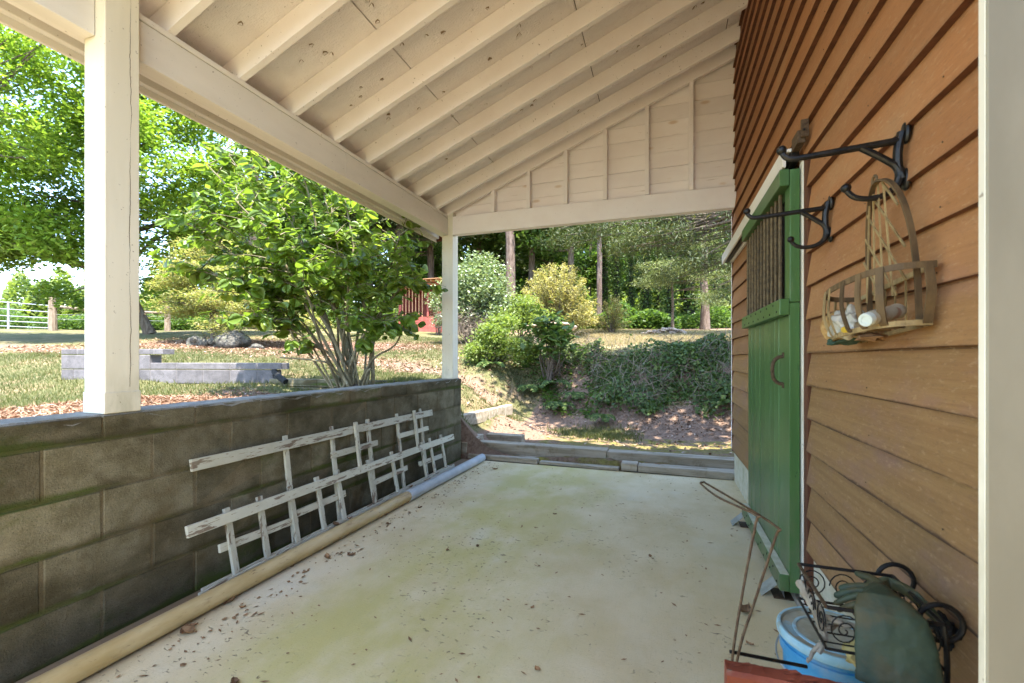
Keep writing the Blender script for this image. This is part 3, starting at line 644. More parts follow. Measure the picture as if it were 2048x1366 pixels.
# ------------------------------------------------------------------ sliding green door
door = thing('barn_door', 'green plank sliding door with rusty bars across its upper window', 'door', (.585, 3.08, .07))
XF, XB = .585, .628; DY0, DY1 = 2.517, 3.655
edges = [DY0, 2.735, 2.83, 2.95, 3.10, 3.24, 3.38, 3.52, DY1]
for i, (a, b) in enumerate(zip(edges, edges[1:])):
    box('plank', (XF + rs.uniform(-.0015, .0015), a + .0022, .075), (XB, b - .0022, 1.50), M['green'], door, .002)
box('stile', (XF, DY0, 1.503), (XB, DY0 + .10, 2.155), M['green'], door, .003)
box('stile', (XF + .02, DY1 - .04, 1.503), (XB, DY1, 2.155), M['green'], door, .003)
box('top_rail', (.541, DY0, 2.076), (XF - .002, DY1, 2.158), M['green'], door, .003)
box('top_rail', (XF + .002, DY0 + .102, 2.085), (XB, DY1 - .042, 2.15), M['green'], door, .002)
mr = box('middle_rail', (.541, DY0, 1.440), (XF - .002, DY1, 1.52), M['green'], door, .003)
br = box('bottom_rail', (.541, DY0, .078), (XF - .002, DY1, .160), M['green'], door, .003)
box('ledge_top', (.543, DY0 + .003, .1605), (XF - .003, DY1 - .003, .1625), M['ledgetop'], door, 0)  # pale strip along the top face of the bottom rail
for rail, zc, n in ((mr, 1.48, 14), (br, .119, 14)):
    for i in range(n):
        y = DY0 + .06 + i * (DY1 - DY0 - .12) / (n - 1); z = zc + (.02 if i % 2 else -.02)
        bm = bmesh.new(); add_tube(bm, [(.5405, y, z), (.5375, y, z)], [.006, .005], 6); link('bolt', bm_me(bm), M['iron'], rail)
for i in range(11):
    y = DY0 + .145 + i * .0945
    pts = []; rad = []
    for j in range(56):
        pts.append((.575, y, 1.515 + j * .0102)); rad.append(.0108 if j % 2 else .0085)
    tube('bar', pts, rad, M['rebar'], door, 7)
hd = tube('handle', spline([(.582, 2.64, 1.235), (.560, 2.64, 1.23), (.540, 2.64, 1.208), (.534, 2.64, 1.165), (.540, 2.64, 1.12), (.560, 2.64, 1.098), (.582, 2.64, 1.093)]), .009, M['rustwire'], door, 8, (1, .6))
for z in (1.242, 1.086):
    box('handle_plate', (.5805, 2.622, z - .014), (.5845, 2.66, z + .014), M['rustwire'], hd, .001)
trk = thing('door_track', 'pale hooded sliding door track fixed over the green door', 'door track', (.60, 3.7, 2.25))
bm = bmesh.new(); add_box(bm, (.556, 2.53, 2.172), (.572, 4.99, 2.262), .002); add_box(bm, (.574, 2.53, 2.245), (XR - .022, 4.99, 2.262), .002)
link('hood', bm_me(bm), M['paint_y'], trk)
box('rail', (.588, 2.40, 2.228), (.622, 2.50, 2.288), M['rustwire'], trk, .002)
box('rail', (.588, 2.502, 2.185), (.622, 4.97, 2.24), M['iron'], trk, .002)
for y in (2.62, 3.5): box('hanger', (.598, y, 2.12), (.606, y + .05, 2.2), M['steel'], trk, .001)
box('bracket', (.60, 2.385, 2.25), (XR - .02, 2.398, 2.33), M['rustwire'], trk, .002)
box('bracket_bolt', (.606, 2.378, 2.275), (.616, 2.384, 2.285), M['iron'], trk, .001)
# floor guides: bent galvanised plates
def guide(px, py, label):
    p = onZ(px, py, 0); t = thing('door_guide', label, 'door guide', (p.x, p.y, 0), 'bent metal floor guides of the sliding door')
    bm = bmesh.new(); w = .095
    prof = [(-.085, .004), (-.012, .075), (.0, .078), (.012, .07), (.02, .0)]
    th = .004
    fr = [[bm.verts.new((p.x + x, p.y - w / 2, z)), bm.verts.new((p.x + x, p.y + w / 2, z)), bm.verts.new((p.x + x + .001, p.y + w / 2, z - th)), bm.verts.new((p.x + x + .001, p.y - w / 2, z - th))] for x, z in prof]
    for a, b in zip(fr, fr[1:]):
        for j in range(4): bm.faces.new((a[j], a[(j + 1) % 4], b[(j + 1) % 4], b[j]))
    bm.faces.new(fr[0]); bm.faces.new(fr[-1][::-1]); link('plate', bm_me(bm), M['steel'], t)
    box('foot', (p.x - .03, p.y - .055, 0), (p.x + .09, p.y + .055, .006), M['rustwire'], t, .001)
guide(1556, 1188, 'bent metal floor guide at the near bottom corner of the green door')
guide(1488, 1050, 'bent metal floor guide at the far bottom corner of the green door')

# ------------------------------------------------------------------ hooks
def hook(y, label, lean=0):
    t = thing('harness_hook', label, 'hook', (XR - .02, y, 1.80), 'cast iron harness hooks on the brown wall')
    X0 = XR - .026
    pm = bmesh.new()
    for k, (za, zb, wa) in enumerate(((1.70, 1.755, .022), (1.83, 1.885, .022))):
        add_lathe(pm, [(.0, -.006), (wa * .9, -.006), (wa, 0), (wa * .85, .005), (0, .007)], 16, Matrix.Translation((X0 + .012, y, (za + zb) / 2)) @ Matrix.Rotation(-math.pi / 2, 4, 'Y') @ Matrix.Diagonal((1.45, .9, 1, 1)), False)
    add_tube(pm, spline([(X0 + .004, y, 1.86), (X0 - .004, y, 1.82), (X0 - .006, y, 1.79), (X0 - .004, y, 1.76), (X0 + .004, y, 1.73)]), [.012] * 21 + [.014] * 4, 8)
    link('back_plate', bm_me(pm, 'plate', True), M['iron'], t)
    for z in (1.727, 1.858):
        bm = bmesh.new(); add_ball(bm, (X0 + .002, y, z), .006, (.6, 1, 1), 1); link('screw', bm_me(bm, 'screw', True), M['steel'], t)
    bm = bmesh.new()
    a = spline([(X0 + .004, y, 1.838), (X0 - .10, y, 1.832), (X0 - .20, y, 1.826), (X0 - .262, y, 1.824), (X0 - .283, y, 1.834), (X0 - .290, y, 1.848)])
    n = len(a); add_tube(bm, a, [.0105 - .003 * i / n for i in range(n)], 10); add_ball(bm, (X0 - .291, y, 1.853), .0145)
    link('upper_arm', bm_me(bm, 'arm', True), M['iron'], t)
    bm = bmesh.new()
    a = spline([(X0 - .092, y, 1.831), (X0 - .060, y, 1.808), (X0 - .030, y, 1.785), (X0 - .010, y, 1.768), (X0 + .000, y, 1.745), (X0 - .008, y, 1.713), (X0 - .035, y, 1.690), (X0 - .072, y, 1.683), (X0 - .105, y, 1.690), (X0 - .122, y, 1.706), (X0 - .127, y, 1.716)])
    n = len(a); add_tube(bm, a, [.0095 + .004 * math.exp(-((i / n - .4) / .12) ** 2) - .002 * i / n for i in range(n)], 10); add_ball(bm, (X0 - .128, y, 1.72), .0135)
    link('lower_arm', bm_me(bm, 'arm', True), M['iron'], t)
hook(1.535, 'nearer black iron hook with the willow basket hanging on it')
hook(2.13, 'farther empty black iron hook beside the green door')

# ------------------------------------------------------------------ hanging willow basket and what is in it
BZ0, BZ1 = 1.305, 1.445
bk = thing('hanging_basket', 'old willow wall basket with a tall latticed back hanging from the nearer hook', 'basket', (.57, 1.52, BZ0))
BX, BYc = .622, 1.575
def rim(a, z, sx=1., sy=1.):                                # a: 0 = near end, pi = far end, bulging to -X
    return Vector((BX - .135 * max(0, math.sin(a)) ** .62 * sx, BYc - .225 * math.copysign(abs(math.cos(a)) ** .8, math.cos(a)) * sy, z + .016 * math.cos(a) - .004))
def strip(name, pts, w, th, mat, side):
    bm = bmesh.new(); pr = None
    pts = [Vector(p) for p in pts]
    for i, p in enumerate(pts):
        t = (pts[min(i + 1, len(pts) - 1)] - pts[max(i - 1, 0)]).normalized(); s = Vector(side); s = (s - t * s.dot(t)).normalized(); n = t.cross(s)
        q = [bm.verts.new(p + s * w / 2 * a + n * th / 2 * b) for a, b in ((-1, -1), (1, -1), (1, 1), (-1, 1))]
        if pr:
            for j in range(4): bm.faces.new((pr[j], pr[(j + 1) % 4], q[(j + 1) % 4], q[j]))
        else: bm.faces.new(q[::-1])
        pr = q
    bm.faces.new(pr); return link(name, bm_me(bm, name), mat, bk)
angs = [math.pi * i / 22 for i in range(23)]
strip('rim', [rim(a, BZ1) for a in angs], .016, .005, M['wicker_dark'], (0, 0, 1))
strip('rim', [(BX, BYc - .225, BZ1 + .012), (BX + .002, BYc, BZ1 - .002), (BX, BYc + .225, BZ1 - .02)], .014, .005, M['wicker'], (0, 0, 1))
strip('base_hoop', [rim(a, BZ0, .86, .92) for a in angs], .014, .006, M['wicker'], (0, 0, 1))
strip('base_hoop', [(BX, BYc - .205, BZ0 + .011), (BX, BYc, BZ0 - .004), (BX, BYc + .205, BZ0 - .019)], .012, .005, M['wicker'], (0, 0, 1))
for i, a in enumerate([.02, .62, 1.02, 1.38, 1.70, 1.95, 2.18, 2.40, 2.60, 2.82, 3.06]):
    wide = i < 4
    tang = (rim(a + .02, 0) - rim(a - .02, 0)).normalized()
    pts = [rim(a, BZ1 + .004) + Vector((-.004, 0, 0)), rim(a, .55 * BZ1 + .45 * BZ0, 1.06, 1.03), rim(a, .2 * BZ1 + .8 * BZ0, .98, .97), rim(a, BZ0 - .003, .85, .92), rim(a, BZ0 - .006, .4, .8)]
    strip('stave', spline(pts, 4), .019 if wide else .007, .004, M['wicker_dark'] if wide else M['wicker'], tang)
for i in range(7):
    y = BYc - .19 + i * .06
    strip('stave', [(BX + .004, y, BZ1 - .004 - .07 * (y - BYc)), (BX + .005, y, BZ0 - .004 - .07 * (y - BYc))], .007, .003, M['wicker'], (0, 1, 0))
AC = 1.52; AW = .14; AX = .602; AZ = 1.725
def arch(s): return Vector((AX - .035 * max(0, min(1, (s if s < .5 else 1 - s) * 2.2)), AC + AW * -math.cos(math.pi * s) * (1 if abs(s - .5) > .45 else 1), BZ0 + (AZ - BZ0) * math.sin(math.pi * s) ** .62))
strip('arch', [arch(i / 28) for i in range(29)], .013, .006, M['wicker_dark'], (1, 0, 0))
def lat(y, z): return Vector((AX - .028 + .02 * (AZ - z), y, z))
def hw_at(z):
    q = max(0, min(1, (z - BZ0) / (AZ - BZ0))) ** (1 / .62); return AW * math.sqrt(max(0, 1 - q * q))
for y0_, sl_ in ((-.05, .12), (.0, .05), (.05, -.02), (.10, -.12), (-.19, .95), (-.11, .95), (-.03, .95), (.05, .95), (-.27, .95)):
    pts = [lat(AC + y0_ + sl_ * (z - BZ1), z) for z in np.linspace(BZ1 - .05, AZ - .005, 40) if abs(y0_ + sl_ * (z - BZ1)) < hw_at(z) - .006]
    if len(pts) > 4: strip('lattice_strip', pts[::4] + [pts[-1]], .0065, .003, M['wicker'], (0, 1, 0))
tube('hanging_loop', [Vector((AX - .03, AC + .03, AZ - .005)) + Vector((0, .014 * math.cos(a), .016 + .016 * math.sin(a))) for a in [i * .52 for i in range(13)]], .004, M['wicker_dark'], bk, 6)
# spray can
can = thing('spray_can', 'dusty metal spray can with a pale cap lying in the hanging basket', 'spray can', (.55, 1.47, BZ0 + .035))
p0 = Vector((.506, 1.40, BZ0 + .026)); p1 = Vector((.60, 1.475, BZ0 + .052)); m_, L_ = bar_M(p0, p1)
bm = bmesh.new(); add_lathe(bm, [(.0, .0), (.013, .0), (.018, .006), (.0198, .012), (.0198, L_ - .02), (.0208, L_ - .018), (.0208, L_ - .01), (.018, L_ - .002), (0, L_)], 24, m_, False); link('body', bm_me(bm, 'can', True), M['can'], can)
bm = bmesh.new(); add_lathe(bm, [(0, -.016), (.008, -.016), (.010, -.018), (.0165, -.018), (.0175, -.016), (.018, -.002), (0, -.001)], 24, m_, False); link('cap', bm_me(bm, 'cap', True), M['cancap'], can)
def lump(name, c, sc, mat, seed, rough=.25, sub=3, parent=None, freq=9, fold=False):
    rr = random.Random(seed); bm = bmesh.new(); add_ball(bm, (0, 0, 0), 1, (1, 1, 1), sub)
    ks = [(Vector((rr.gauss(0, 1), rr.gauss(0, 1), rr.gauss(0, 1))).normalized() * freq * rr.uniform(.3, 1), rr.uniform(0, 6)) for _ in range(9)]
    for v in bm.verts:
        f = 1 + rough * sum((math.sin(kv.dot(v.co) + ph) if not fold else .7 - 2 * abs(math.sin(kv.dot(v.co) + ph))) for kv, ph in ks) / 4
        v.co = Vector((v.co.x * f * sc[0], v.co.y * f * sc[1], v.co.z * f * sc[2])) + Vector(c)
    return link(name, bm_me(bm, name, True), mat, parent)
o = lump('plastic_bag', (.548, 1.655, BZ0 + .04), (.062, .11, .066), M['bag'], 4, .3, 5, None, 4, True); tag(o, 'crumpled clear plastic bag stuffed in the hanging basket', 'bag')
bm = bmesh.new(); mm = Matrix.Translation((.575, 1.80, BZ0 + .03)) @ Matrix.Rotation(R(75), 4, 'X') @ Matrix.Rotation(R(12), 4, 'Y')
add_lathe(bm, [(0, -.03), (.05, -.03)] + [(.056 + .002 * (i % 2), -.028 + i * .004) for i in range(15)] + [(.05, .034), (.02, .03), (0, .02)], 28, mm, False)
tag(link('twine_ball', bm_me(bm, 'twine', True), M['jute']), 'round roll of orange brown twine at the far end of the hanging basket', 'twine')
o = lump('cloth_scrap', (.548, 1.72, BZ0 - .02), (.04, .06, .012), M['greenbit'], 9, .5); tag(o, 'dark green cloth scrap under the plastic bag', 'cloth')
o = lump('yellow_label', (.505, 1.565, BZ0 + .006), (.004, .03, .012), M['yellowbit'], 12, .3, 2); tag(o, 'small yellow packet between the bag and the spray can', 'packet')
o = lump('dry_leaf', (.55, 1.50, BZ0 - .018), (.03, .05, .01), M['dryleaf'], 15, .5, 2); tag(o, 'curled brown leaf caught under the hanging basket', 'leaf')

# ------------------------------------------------------------------ trellises and pipe on the left
def lean(x0, ang):                                           # plane leaning to the wall: foot at x0, height s along it
    return lambda y, s: Vector((x0 - s * math.sin(ang), y, s * math.cos(ang)))
def trellis(label, pl, rails, stakes, nrm):
    t = thing('trellis', label, 'trellis', pl(2.8, 0), 'peeling white trellises leaning on the block wall')
    for (y0, s0, y1, s1, wd, of) in rails:
        o = nrm * of; bar('rail', pl(y0, s0) + o, pl(y1, s1) + o, .019, wd, M['peel_y'], t, nrm.cross(Vector((0, 1, 0))), .002, .0015)
    for (y0, s0, y1, s1, of) in stakes:
        o = nrm * of; bar('stake', pl(y0, s0) + o, pl(y1, s1) + o, .036, .018, M['peel_z'], t, nrm, .002, .0015)
    return t
def hit(px, py, foot, ang):                                  # photo point on a leaning plane -> (y, s)
    a, b = dirv(px); c = -(py - CY) / FPX; tn = math.tan(ang)
    d = (foot - H * tn) / (a + c * tn); p = P(px, py, d); return p.y, p.z / math.cos(ang)
a1, f1 = R(7), -2.215
a2, f2 = R(10), -2.178
plA, plB = lean(f1, a1), lean(f2, a2)
nA = Vector((math.cos(a1), 0, math.sin(a1))); nB = Vector((math.cos(a2), 0, math.sin(a2)))
def z8(x, y): return 360 + x / 3.531, 800 + y / 3.531
hA = lambda x, y: hit(*z8(x, y), f1, a1)
hB = lambda x, y: hit(*z8(x, y), f2, a2)
railsA = [(*hA(75, 465), *hA(1778, 88), .062, 0), (*hA(1072, 392), *hA(1395, 300), .045, -.004), (*hA(1547, 255), *hA(1753, 198), .042, -.004), (hA(150, 1290)[0], .03, hA(1900, 500)[0], .03, .055, 0),]
stA = []
for xt_, yt_, of in ((755, 250, -.019), (1080, 185, -.019), (1225, 157, .019), (1335, 135, -.019), (1540, 95, -.019), (1640, 75, .019), (1705, 60, -.019)):
    y, s = hA(xt_, yt_); stA.append((y, .02 if of < 0 else .33, y, s, of))
trellis('back trellis with the higher peeling top rail, against the block wall', plA, railsA, stA, nA)
railsB = [(*hB(45, 935), *hB(1930, 258), .058, 0), (*hB(310, 1050), *hB(860, 838), .045, -.036), (*hB(850, 802), *hB(1192, 655), .045, -.036), (*hB(1380, 590), *hB(1625, 475), .042, -.036), (*hB(1712, 450), *hB(1885, 385), .042, -.036), (hB(130, 1335)[0], .03, 4.45, .03, .06, 0)]
stB = []
for xt_, yt_ in ((357, 758), (582, 676), (797, 600), (985, 540), (1128, 492), (1345, 420), (1508, 362), (1718, 296), (1776, 268), (1853, 243)):
    y, s = hB(xt_, yt_); stB.append((y, .015, y - .01, s, -.019))
trellis('front trellis with the lower long rail, standing before the taller one', plB, railsB, stB, nB)
pp = thing('drain_pipe', 'long cream and grey plastic pipe lying on the porch floor along the wall', 'pipe', (-2.03, 2.6, .057))
a_, j_, e_ = Vector((-2.115, .75, .046)), Vector((-2.07, 3.37, .046)), Vector((-2.035, 4.90, .046))
tube('pipe_section', [a_ + (j_ - a_) * (i / 12) for i in range(13)], .0435, M['pvc'], pp, 24)
v_ = (e_ - j_)
bm = bmesh.new(); add_tube(bm, [j_ - v_ * .03, j_ - v_ * .03, j_ + v_ * .07, j_ + v_ * .08, e_, e_], [.036, .0485, .0485, .0445, .0445, .034], 24); link('pipe_section', bm_me(bm, 'pipe', True), M['pvcgrey'], pp)

# ------------------------------------------------------------------ step timbers at the end of the slab
def timber(label, lo, hi, rz=0, grp='loose step timbers at the end of the slab', name='timber'):
    c = Vector(((lo[0] + hi[0]) / 2, (lo[1] + hi[1]) / 2, lo[2])); hs = [(hi[i] - lo[i]) / 2 for i in range(2)]
    bm = bmesh.new(); add_box(bm, (-hs[0], -hs[1], 0), (hs[0], hs[1], hi[2] - lo[2]), .006, Matrix.Rotation(rz, 4, 'Z'), .003, rb)
    o = link(name, bm_me(bm, name), M['timber'], None, loc=c); return tag(o, label, 'timber', grp)
timber('long upper timber of the step, from the wall corner to the middle', (-2.24, 5.19, .0), (-.62, 5.36, .165), -.008)
timber('upper timber of the step running to the brown house wall', (-.61, 5.17, .0), (.80, 5.34, .155), -.006)
timber('short flat board at the left end of the lower step', (-2.26, 4.97, .0), (-1.38, 5.13, .055), -.02)
timber('flat tapering board in the middle of the lower step', (-1.36, 4.955, .0), (-.46, 5.10, .035), -.035)
timber('small wood block between the lower step boards', (-.44, 4.97, .0), (-.27, 5.13, .085), 0)
timber('flat board of the lower step ending at the house foundation', (-.262, 4.955, .0), (.80, 5.12, .075), -.012)
q = onZ(1010, 880, .08); timber('dark squared log lying on the dirt behind the step', (q.x - .26, q.y - .06, .03), (q.x + .26, q.y + .1, .16), .02, None, 'log')
q = P(962, 822, 6.7); timber('weathered landscape timber holding the grass beside the path', (-2.64, q.y - .9, .27), (-2.52, q.y + .95, .435), -.12, None, 'landscape_timber')
timber('low dark edging timber against the end of the block wall', (-2.50, 5.0, .0), (-2.30, 5.62, .19), .05, None, 'edging_timber')

# ------------------------------------------------------------------ right foreground: rack, bucket, gloves, plank, wire
RZ = .66; rx0, rx1, ry0, ry1 = .352, .565, 1.20, 1.425
rack = thing('wire_rack', 'black scrolled wire plant rack in the near right corner', 'rack', ((rx0 + rx1) / 2, (ry0 + ry1) / 2, 0))
cn = [(rx0, ry0), (rx1, ry0), (rx1, ry1), (rx0, ry1)]
for i in range(4):
    a, b = cn[i], cn[(i + 1) % 4]
    tube('rim_wire', [(*a, RZ), (*b, RZ)], .0045, M['rustwire'] if i == 3 else M['iron'], rack)
    tube('lower_wire', [(*a, RZ - .095), (*b, RZ - .095)], .0035, M['iron'], rack)
    for j in range(3):
        f = (j + .5) / 3; c = Vector((a[0] + (b[0] - a[0]) * f, a[1] + (b[1] - a[1]) * f, RZ - .048)); u = Vector((b[0] - a[0], b[1] - a[1], 0)).normalized()
        pts = []
        for q_ in range(34):
            an = q_ * .42; r_ = .034 * (1 - q_ / 34)
            pts.append(c + u * (r_ * math.cos(an)) + Vector((0, 0, r_ * 1.15 * math.sin(an))))
        tube('scroll', pts, .0017, M['iron'], rack, 6)
for i in (1, 2):
    x, y = cn[i]; ox = -.02 if x == rx0 else .03
    tube('leg', spline([(x, y, RZ), (x + ox * .2, y, RZ - .1), (x, y, RZ - .35), (x + ox, y, .0)]), .0055, M['iron'], rack)
for y in (ry0 - .01, ry1 + .0):
    pts = [Vector((rx1 + .018 + .04 * math.cos(a), y + (.06 if y < 1.3 else .03), RZ - .02 + .04 * math.sin(a))) for a in [R(-140) + i * .3 for i in range(19)]]
    tube('end_scroll', pts, .006, M['iron'], rack)
for i in range(5):
    y = ry0 + .03 + i * .042; tube('shelf_wire', [(rx0, y, RZ - .096), (rx1, y, RZ - .096)], .002, M['iron'], rack, 6)
bu = thing('bucket', 'blue plastic bucket with a dusty ringed lid on the floor by the wall', 'bucket', (.50, 1.665, 0))
Mb = Matrix.Translation((.50, 1.665, 0))
bm = bmesh.new(); add_lathe(bm, [(.118, 0), (.122, .004), (.132, .29), (.140, .292), (.140, .318), (.133, .32), (.134, .345), (.10, .345)], 48, Mb); link('body', bm_me(bm, 'bucket', True), M['blue'], bu)
bm = bmesh.new(); add_lathe(bm, [(.142, .335), (.147, .338), (.147, .356), (.143, .362), (.136, .362), (.133, .354), (.001, .352)], 48, Mb); ld = link('lid', bm_me(bm, 'lid', True), M['lid'], bu)
bm = bmesh.new(); add_lathe(bm, [(.092, .3525), (.094, .357), (.102, .357), (.104, .3525)], 48, Mb, False); link('lid_ring', bm_me(bm, 'ring', True), M['lidring'], ld)
bm = bmesh.new(); add_lathe(bm, [(.1475, .338), (.1490, .345), (.1480, .357), (.1435, .3635), (.1375, .3635), (.1345, .356)], 48, Mb, False); link('lid_rim', bm_me(bm, 'ring', True), M['lidring'], ld)
tube('bail_handle', [Vector((.50 + .150 * math.cos(a), 1.665 + .150 * math.sin(a), .30 - .05 * math.sin((a - R(120)) / R(180) * math.pi))) for a in [R(120 + i * 9) for i in range(21)]], .003, M['steel'], bu, 6)
# red peeling plank stool
st = thing('red_bench', 'peeling brick red wooden bench end at the bottom edge, close to the camera', 'bench', (.30, 1.08, 0))
bm = bmesh.new()
n = 26; pr = None
for i in range(n + 1):
    x = .128 + (.52 - .128) * i / n; j = [rb.uniform(-.0025, .0025) for _ in range(6)]; j[0] *= .3; j[1] *= .4; j[2] *= .4
    q = [bm.verts.new(p) for p in ((x, 1.062, .44), (x, 1.062 + j[0], .546 + j[1] * .6), (x, 1.068, .555 + j[2]), (x, 1.100 + j[3], .556 + j[4]), (x, 1.104, .545), (x, 1.104, .44))]
    if pr:
        for k_ in range(6): bm.faces.new((pr[k_], q[k_], q[(k_ + 1) % 6], pr[(k_ + 1) % 6]))
    else: bm.faces.new(q)
    pr = q
bm.faces.new(pr[::-1]); link('top_board', bm_me(bm), M['redpaint'], st)
bm = bmesh.new(); rc = random.Random(2)
for _ in range(26):
    x = rc.uniform(.14, .47); y = rc.uniform(1.066, 1.10); s = rc.uniform(.005, .014)
    v = [bm.verts.new((x + dx * s, y + dy * s * .5, .5575 + h_ * s)) for dx, dy, h_ in ((-1, -.4, 0), (0, -.7, .05), (1.1, -.2, .28), (.8, .6, .3), (-.3, .5, .05))]
    bm.faces.new(v)
link('paint_curls', bm_me(bm), M['redpaint'], st)
box('leg', (.135, 1.064, 0), (.178, 1.102, .438), M['redpaint'], st, .003); box('leg', (.47, 1.064, 0), (.513, 1.102, .438), M['redpaint'], st, .003)
box('apron', (.18, 1.068, .34), (.468, 1.09, .437), M['redpaint'], st, .002)
# bent wire hanger standing behind the plank
wr = thing('wire_hanger', 'tall bent rusty wire hanger with a long loop standing beside the rack', 'wire hanger', (.17, 1.22, 0))
T1, T2, TP = Vector((.225, 1.29, .825)), Vector((.262, 1.245, .815)), Vector((.118, 1.54, .832))
B1 = P(1464, 1322, 1.115); B2 = P(1474, 1322, 1.10)
side = Vector((.024, .012, 0))
tube('wire', spline([B1 + Vector((-.02, .03, -B1.z + .01)), B1 + Vector((-.012, .012, -.22)), B1, B1 * .5 + T1 * .5 + Vector((-.002, 0, 0)), T1 - Vector((.002, .001, .02)), T1, T1 * .5 + TP * .5 - side * .9, TP - side * .3 - Vector((0, .01, 0)), TP + Vector((.004, .008, 0)), TP + side * .35 - Vector((0, .008, 0)), T2 * .5 + TP * .5 + side * .3, T2, T2 - Vector((.003, 0, .022)), B2 * .5 + T2 * .5, B2, B2 + Vector((-.012, .012, -.22)), B2 + Vector((-.03, .02, -B2.z + .01))], 6), .0032, M['rustwire'], wr, 7)
ba, bb_ = P(1460, 1303, 1.13), P(1556, 1322, 1.13)
tube('cross_wire', [ba, bb_, bb_ + (bb_ - ba) * .6], .0045, M['iron'], wr, 7)
# gloves (one skin each: fingers, palm and cuff fused by remeshing)
def loft(bm, secs, n=18):
    rings = []
    for c, u, v, a, b in secs:
        c, u, v = Vector(c), Vector(u).normalized(), Vector(v).normalized()
        rings.append([bm.verts.new(c + u * math.cos(2 * math.pi * k / n) * a + v * math.sin(2 * math.pi * k / n) * b) for k in range(n)])
    for p, q in zip(rings, rings[1:]):
        for k in range(n): bm.faces.new((p[k], p[(k + 1) % n], q[(k + 1) % n], q[k]))
    bm.faces.new(rings[0][::-1]); bm.faces.new(rings[-1])
def glove(label, mat, secs, fingers, seed):
    rr = random.Random(seed); bm = bmesh.new(); loft(bm, secs)
    for pts, r_ in fingers:
        sp = spline(pts, 4); n = len(sp); add_tube(bm, sp, [r_ * (1.05 - .25 * i / n) for i in range(n)], 10); add_ball(bm, sp[-1], r_ * .8)
    bmesh.ops.recalc_face_normals(bm, faces=bm.faces)
    o = link('rubber_glove', bm_me(bm, 'glove', True), mat); tag(o, label, 'glove', 'rubber gloves draped over the wire rack')
    m = o.modifiers.new('skin', 'REMESH'); m.mode = 'VOXEL'; m.voxel_size = .0028; m.use_smooth_shade = True
    m = o.modifiers.new('soft', 'SMOOTH'); m.iterations = 6
    tx = D.textures.new('wrinkle', 'CLOUDS'); tx.noise_scale = .035; m = o.modifiers.new('wrinkle', 'DISPLACE'); m.texture = tx; m.strength = .005; m.mid_level = .5
    return o
GU = Vector((.97, -.25, 0)); GZ_ = Vector((0, 0, 1)); GN = Vector((-.25, -.97, 0))
def gp(px, py, d): return P(px, py, d)
glove('dusty green rubber glove draped over the front of the wire rack', M['glove'],
      [(gp(1797, 1385, .93), GU, GN, .074, .012), (gp(1795, 1340, .94), GU, GN, .073, .013), (gp(1790, 1280, .955), GU, GN, .070, .014), (gp(1780, 1225, .975), GU, GN, .064, .015), (gp(1766, 1195, 1.0), GU, Vector((-.1, -.7, .7)), .046, .016), (gp(1750, 1182, 1.03), (.75, .5, .1), (0, -.3, .95), .036, .015), (gp(1735, 1178, 1.055), (.6, .75, .1), (0, -.2, .95), .033, .013)],
      [([gp(1745, 1176, 1.06), gp(1715, 1172, 1.09), gp(1683, 1176, 1.11)], .0092), ([gp(1740, 1184, 1.05), gp(1708, 1182, 1.075), gp(1674, 1191, 1.09)], .009), ([gp(1732, 1192, 1.035), gp(1705, 1193, 1.055), gp(1672, 1206, 1.07)], .0085), ([gp(1765, 1172, 1.05), gp(1745, 1158, 1.085), gp(1722, 1150, 1.11), gp(1714, 1147, 1.12)], .0095), ([gp(1728, 1204, 1.02), gp(1702, 1212, 1.035), gp(1678, 1220, 1.05)], .008)], 3)
glove('olive rubber glove bundled behind the green one on the rack', M['glove2'],
      [(gp(1862, 1228, 1.06), (.4, -.8, -.3), (.3, .1, 1), .034, .012), (gp(1842, 1206, 1.08), (.4, -.8, -.2), (.3, .1, 1), .038, .014), (gp(1815, 1182, 1.10), (.4, -.9, 0), (.1, .1, 1), .038, .015), (gp(1792, 1170, 1.12), (.3, -.9, 0), (0, .1, 1), .034, .014), (gp(1775, 1166, 1.14), (.3, -.9, 0), (0, 0, 1), .028, .012)],
      [([gp(1780, 1166, 1.13), gp(1750, 1168, 1.17), gp(1728, 1176, 1.19)], .013), ([gp(1775, 1170, 1.11), gp(1745, 1174, 1.14), gp(1722, 1184, 1.15)], .013)], 4)
o = lump('black_rag', gp(1893, 1262, 1.06), (.034, .05, .062), M['black'], 21, .4, 5, None, 4, True); tag(o, 'crumpled black rag hanging at the right end of the wire rack', 'rag')
o = lump('yellow_sponge', gp(1712, 1308, 1.12), (.026, .022, .03), mk('sponge_yellow', (.45, .36, .12), (.55, .45, .18), 30, .9, .6, 90, .004), 22, .3, 3); tag(o, 'yellow sponge lying under the green glove', 'sponge')
dw = bmesh.new()
for pts, r_ in (([P(1600, 1165, 1.20), P(1622, 1205, 1.14), P(1640, 1240, 1.09), P(1648, 1270, 1.07), P(1637, 1305, 1.06)], .0115), ([P(1606, 1175, 1.19), P(1640, 1215, 1.10), P(1654, 1245, 1.08)], .005), ([P(1646, 1262, 1.07), P(1664, 1255, 1.08), P(1674, 1250, 1.10)], .006), ([P(1641, 1290, 1.06), P(1622, 1312, 1.07), P(1612, 1325, 1.07)], .005), ([P(1640, 1230, 1.09), P(1690, 1250, 1.06), P(1735, 1248, 1.05)], .007)):
    sp = spline(pts, 5); add_tube(dw, [p + Vector((rb.gauss(0, .002), rb.gauss(0, .002), rb.gauss(0, .002))) for p in sp], [r_ * (1.1 - .5 * i / len(sp)) for i in range(len(sp))], 7)
tag(link('driftwood', bm_me(dw, 'driftwood', True), M['drift']), 'forked grey driftwood stick caught on the near left side of the wire rack', 'driftwood')

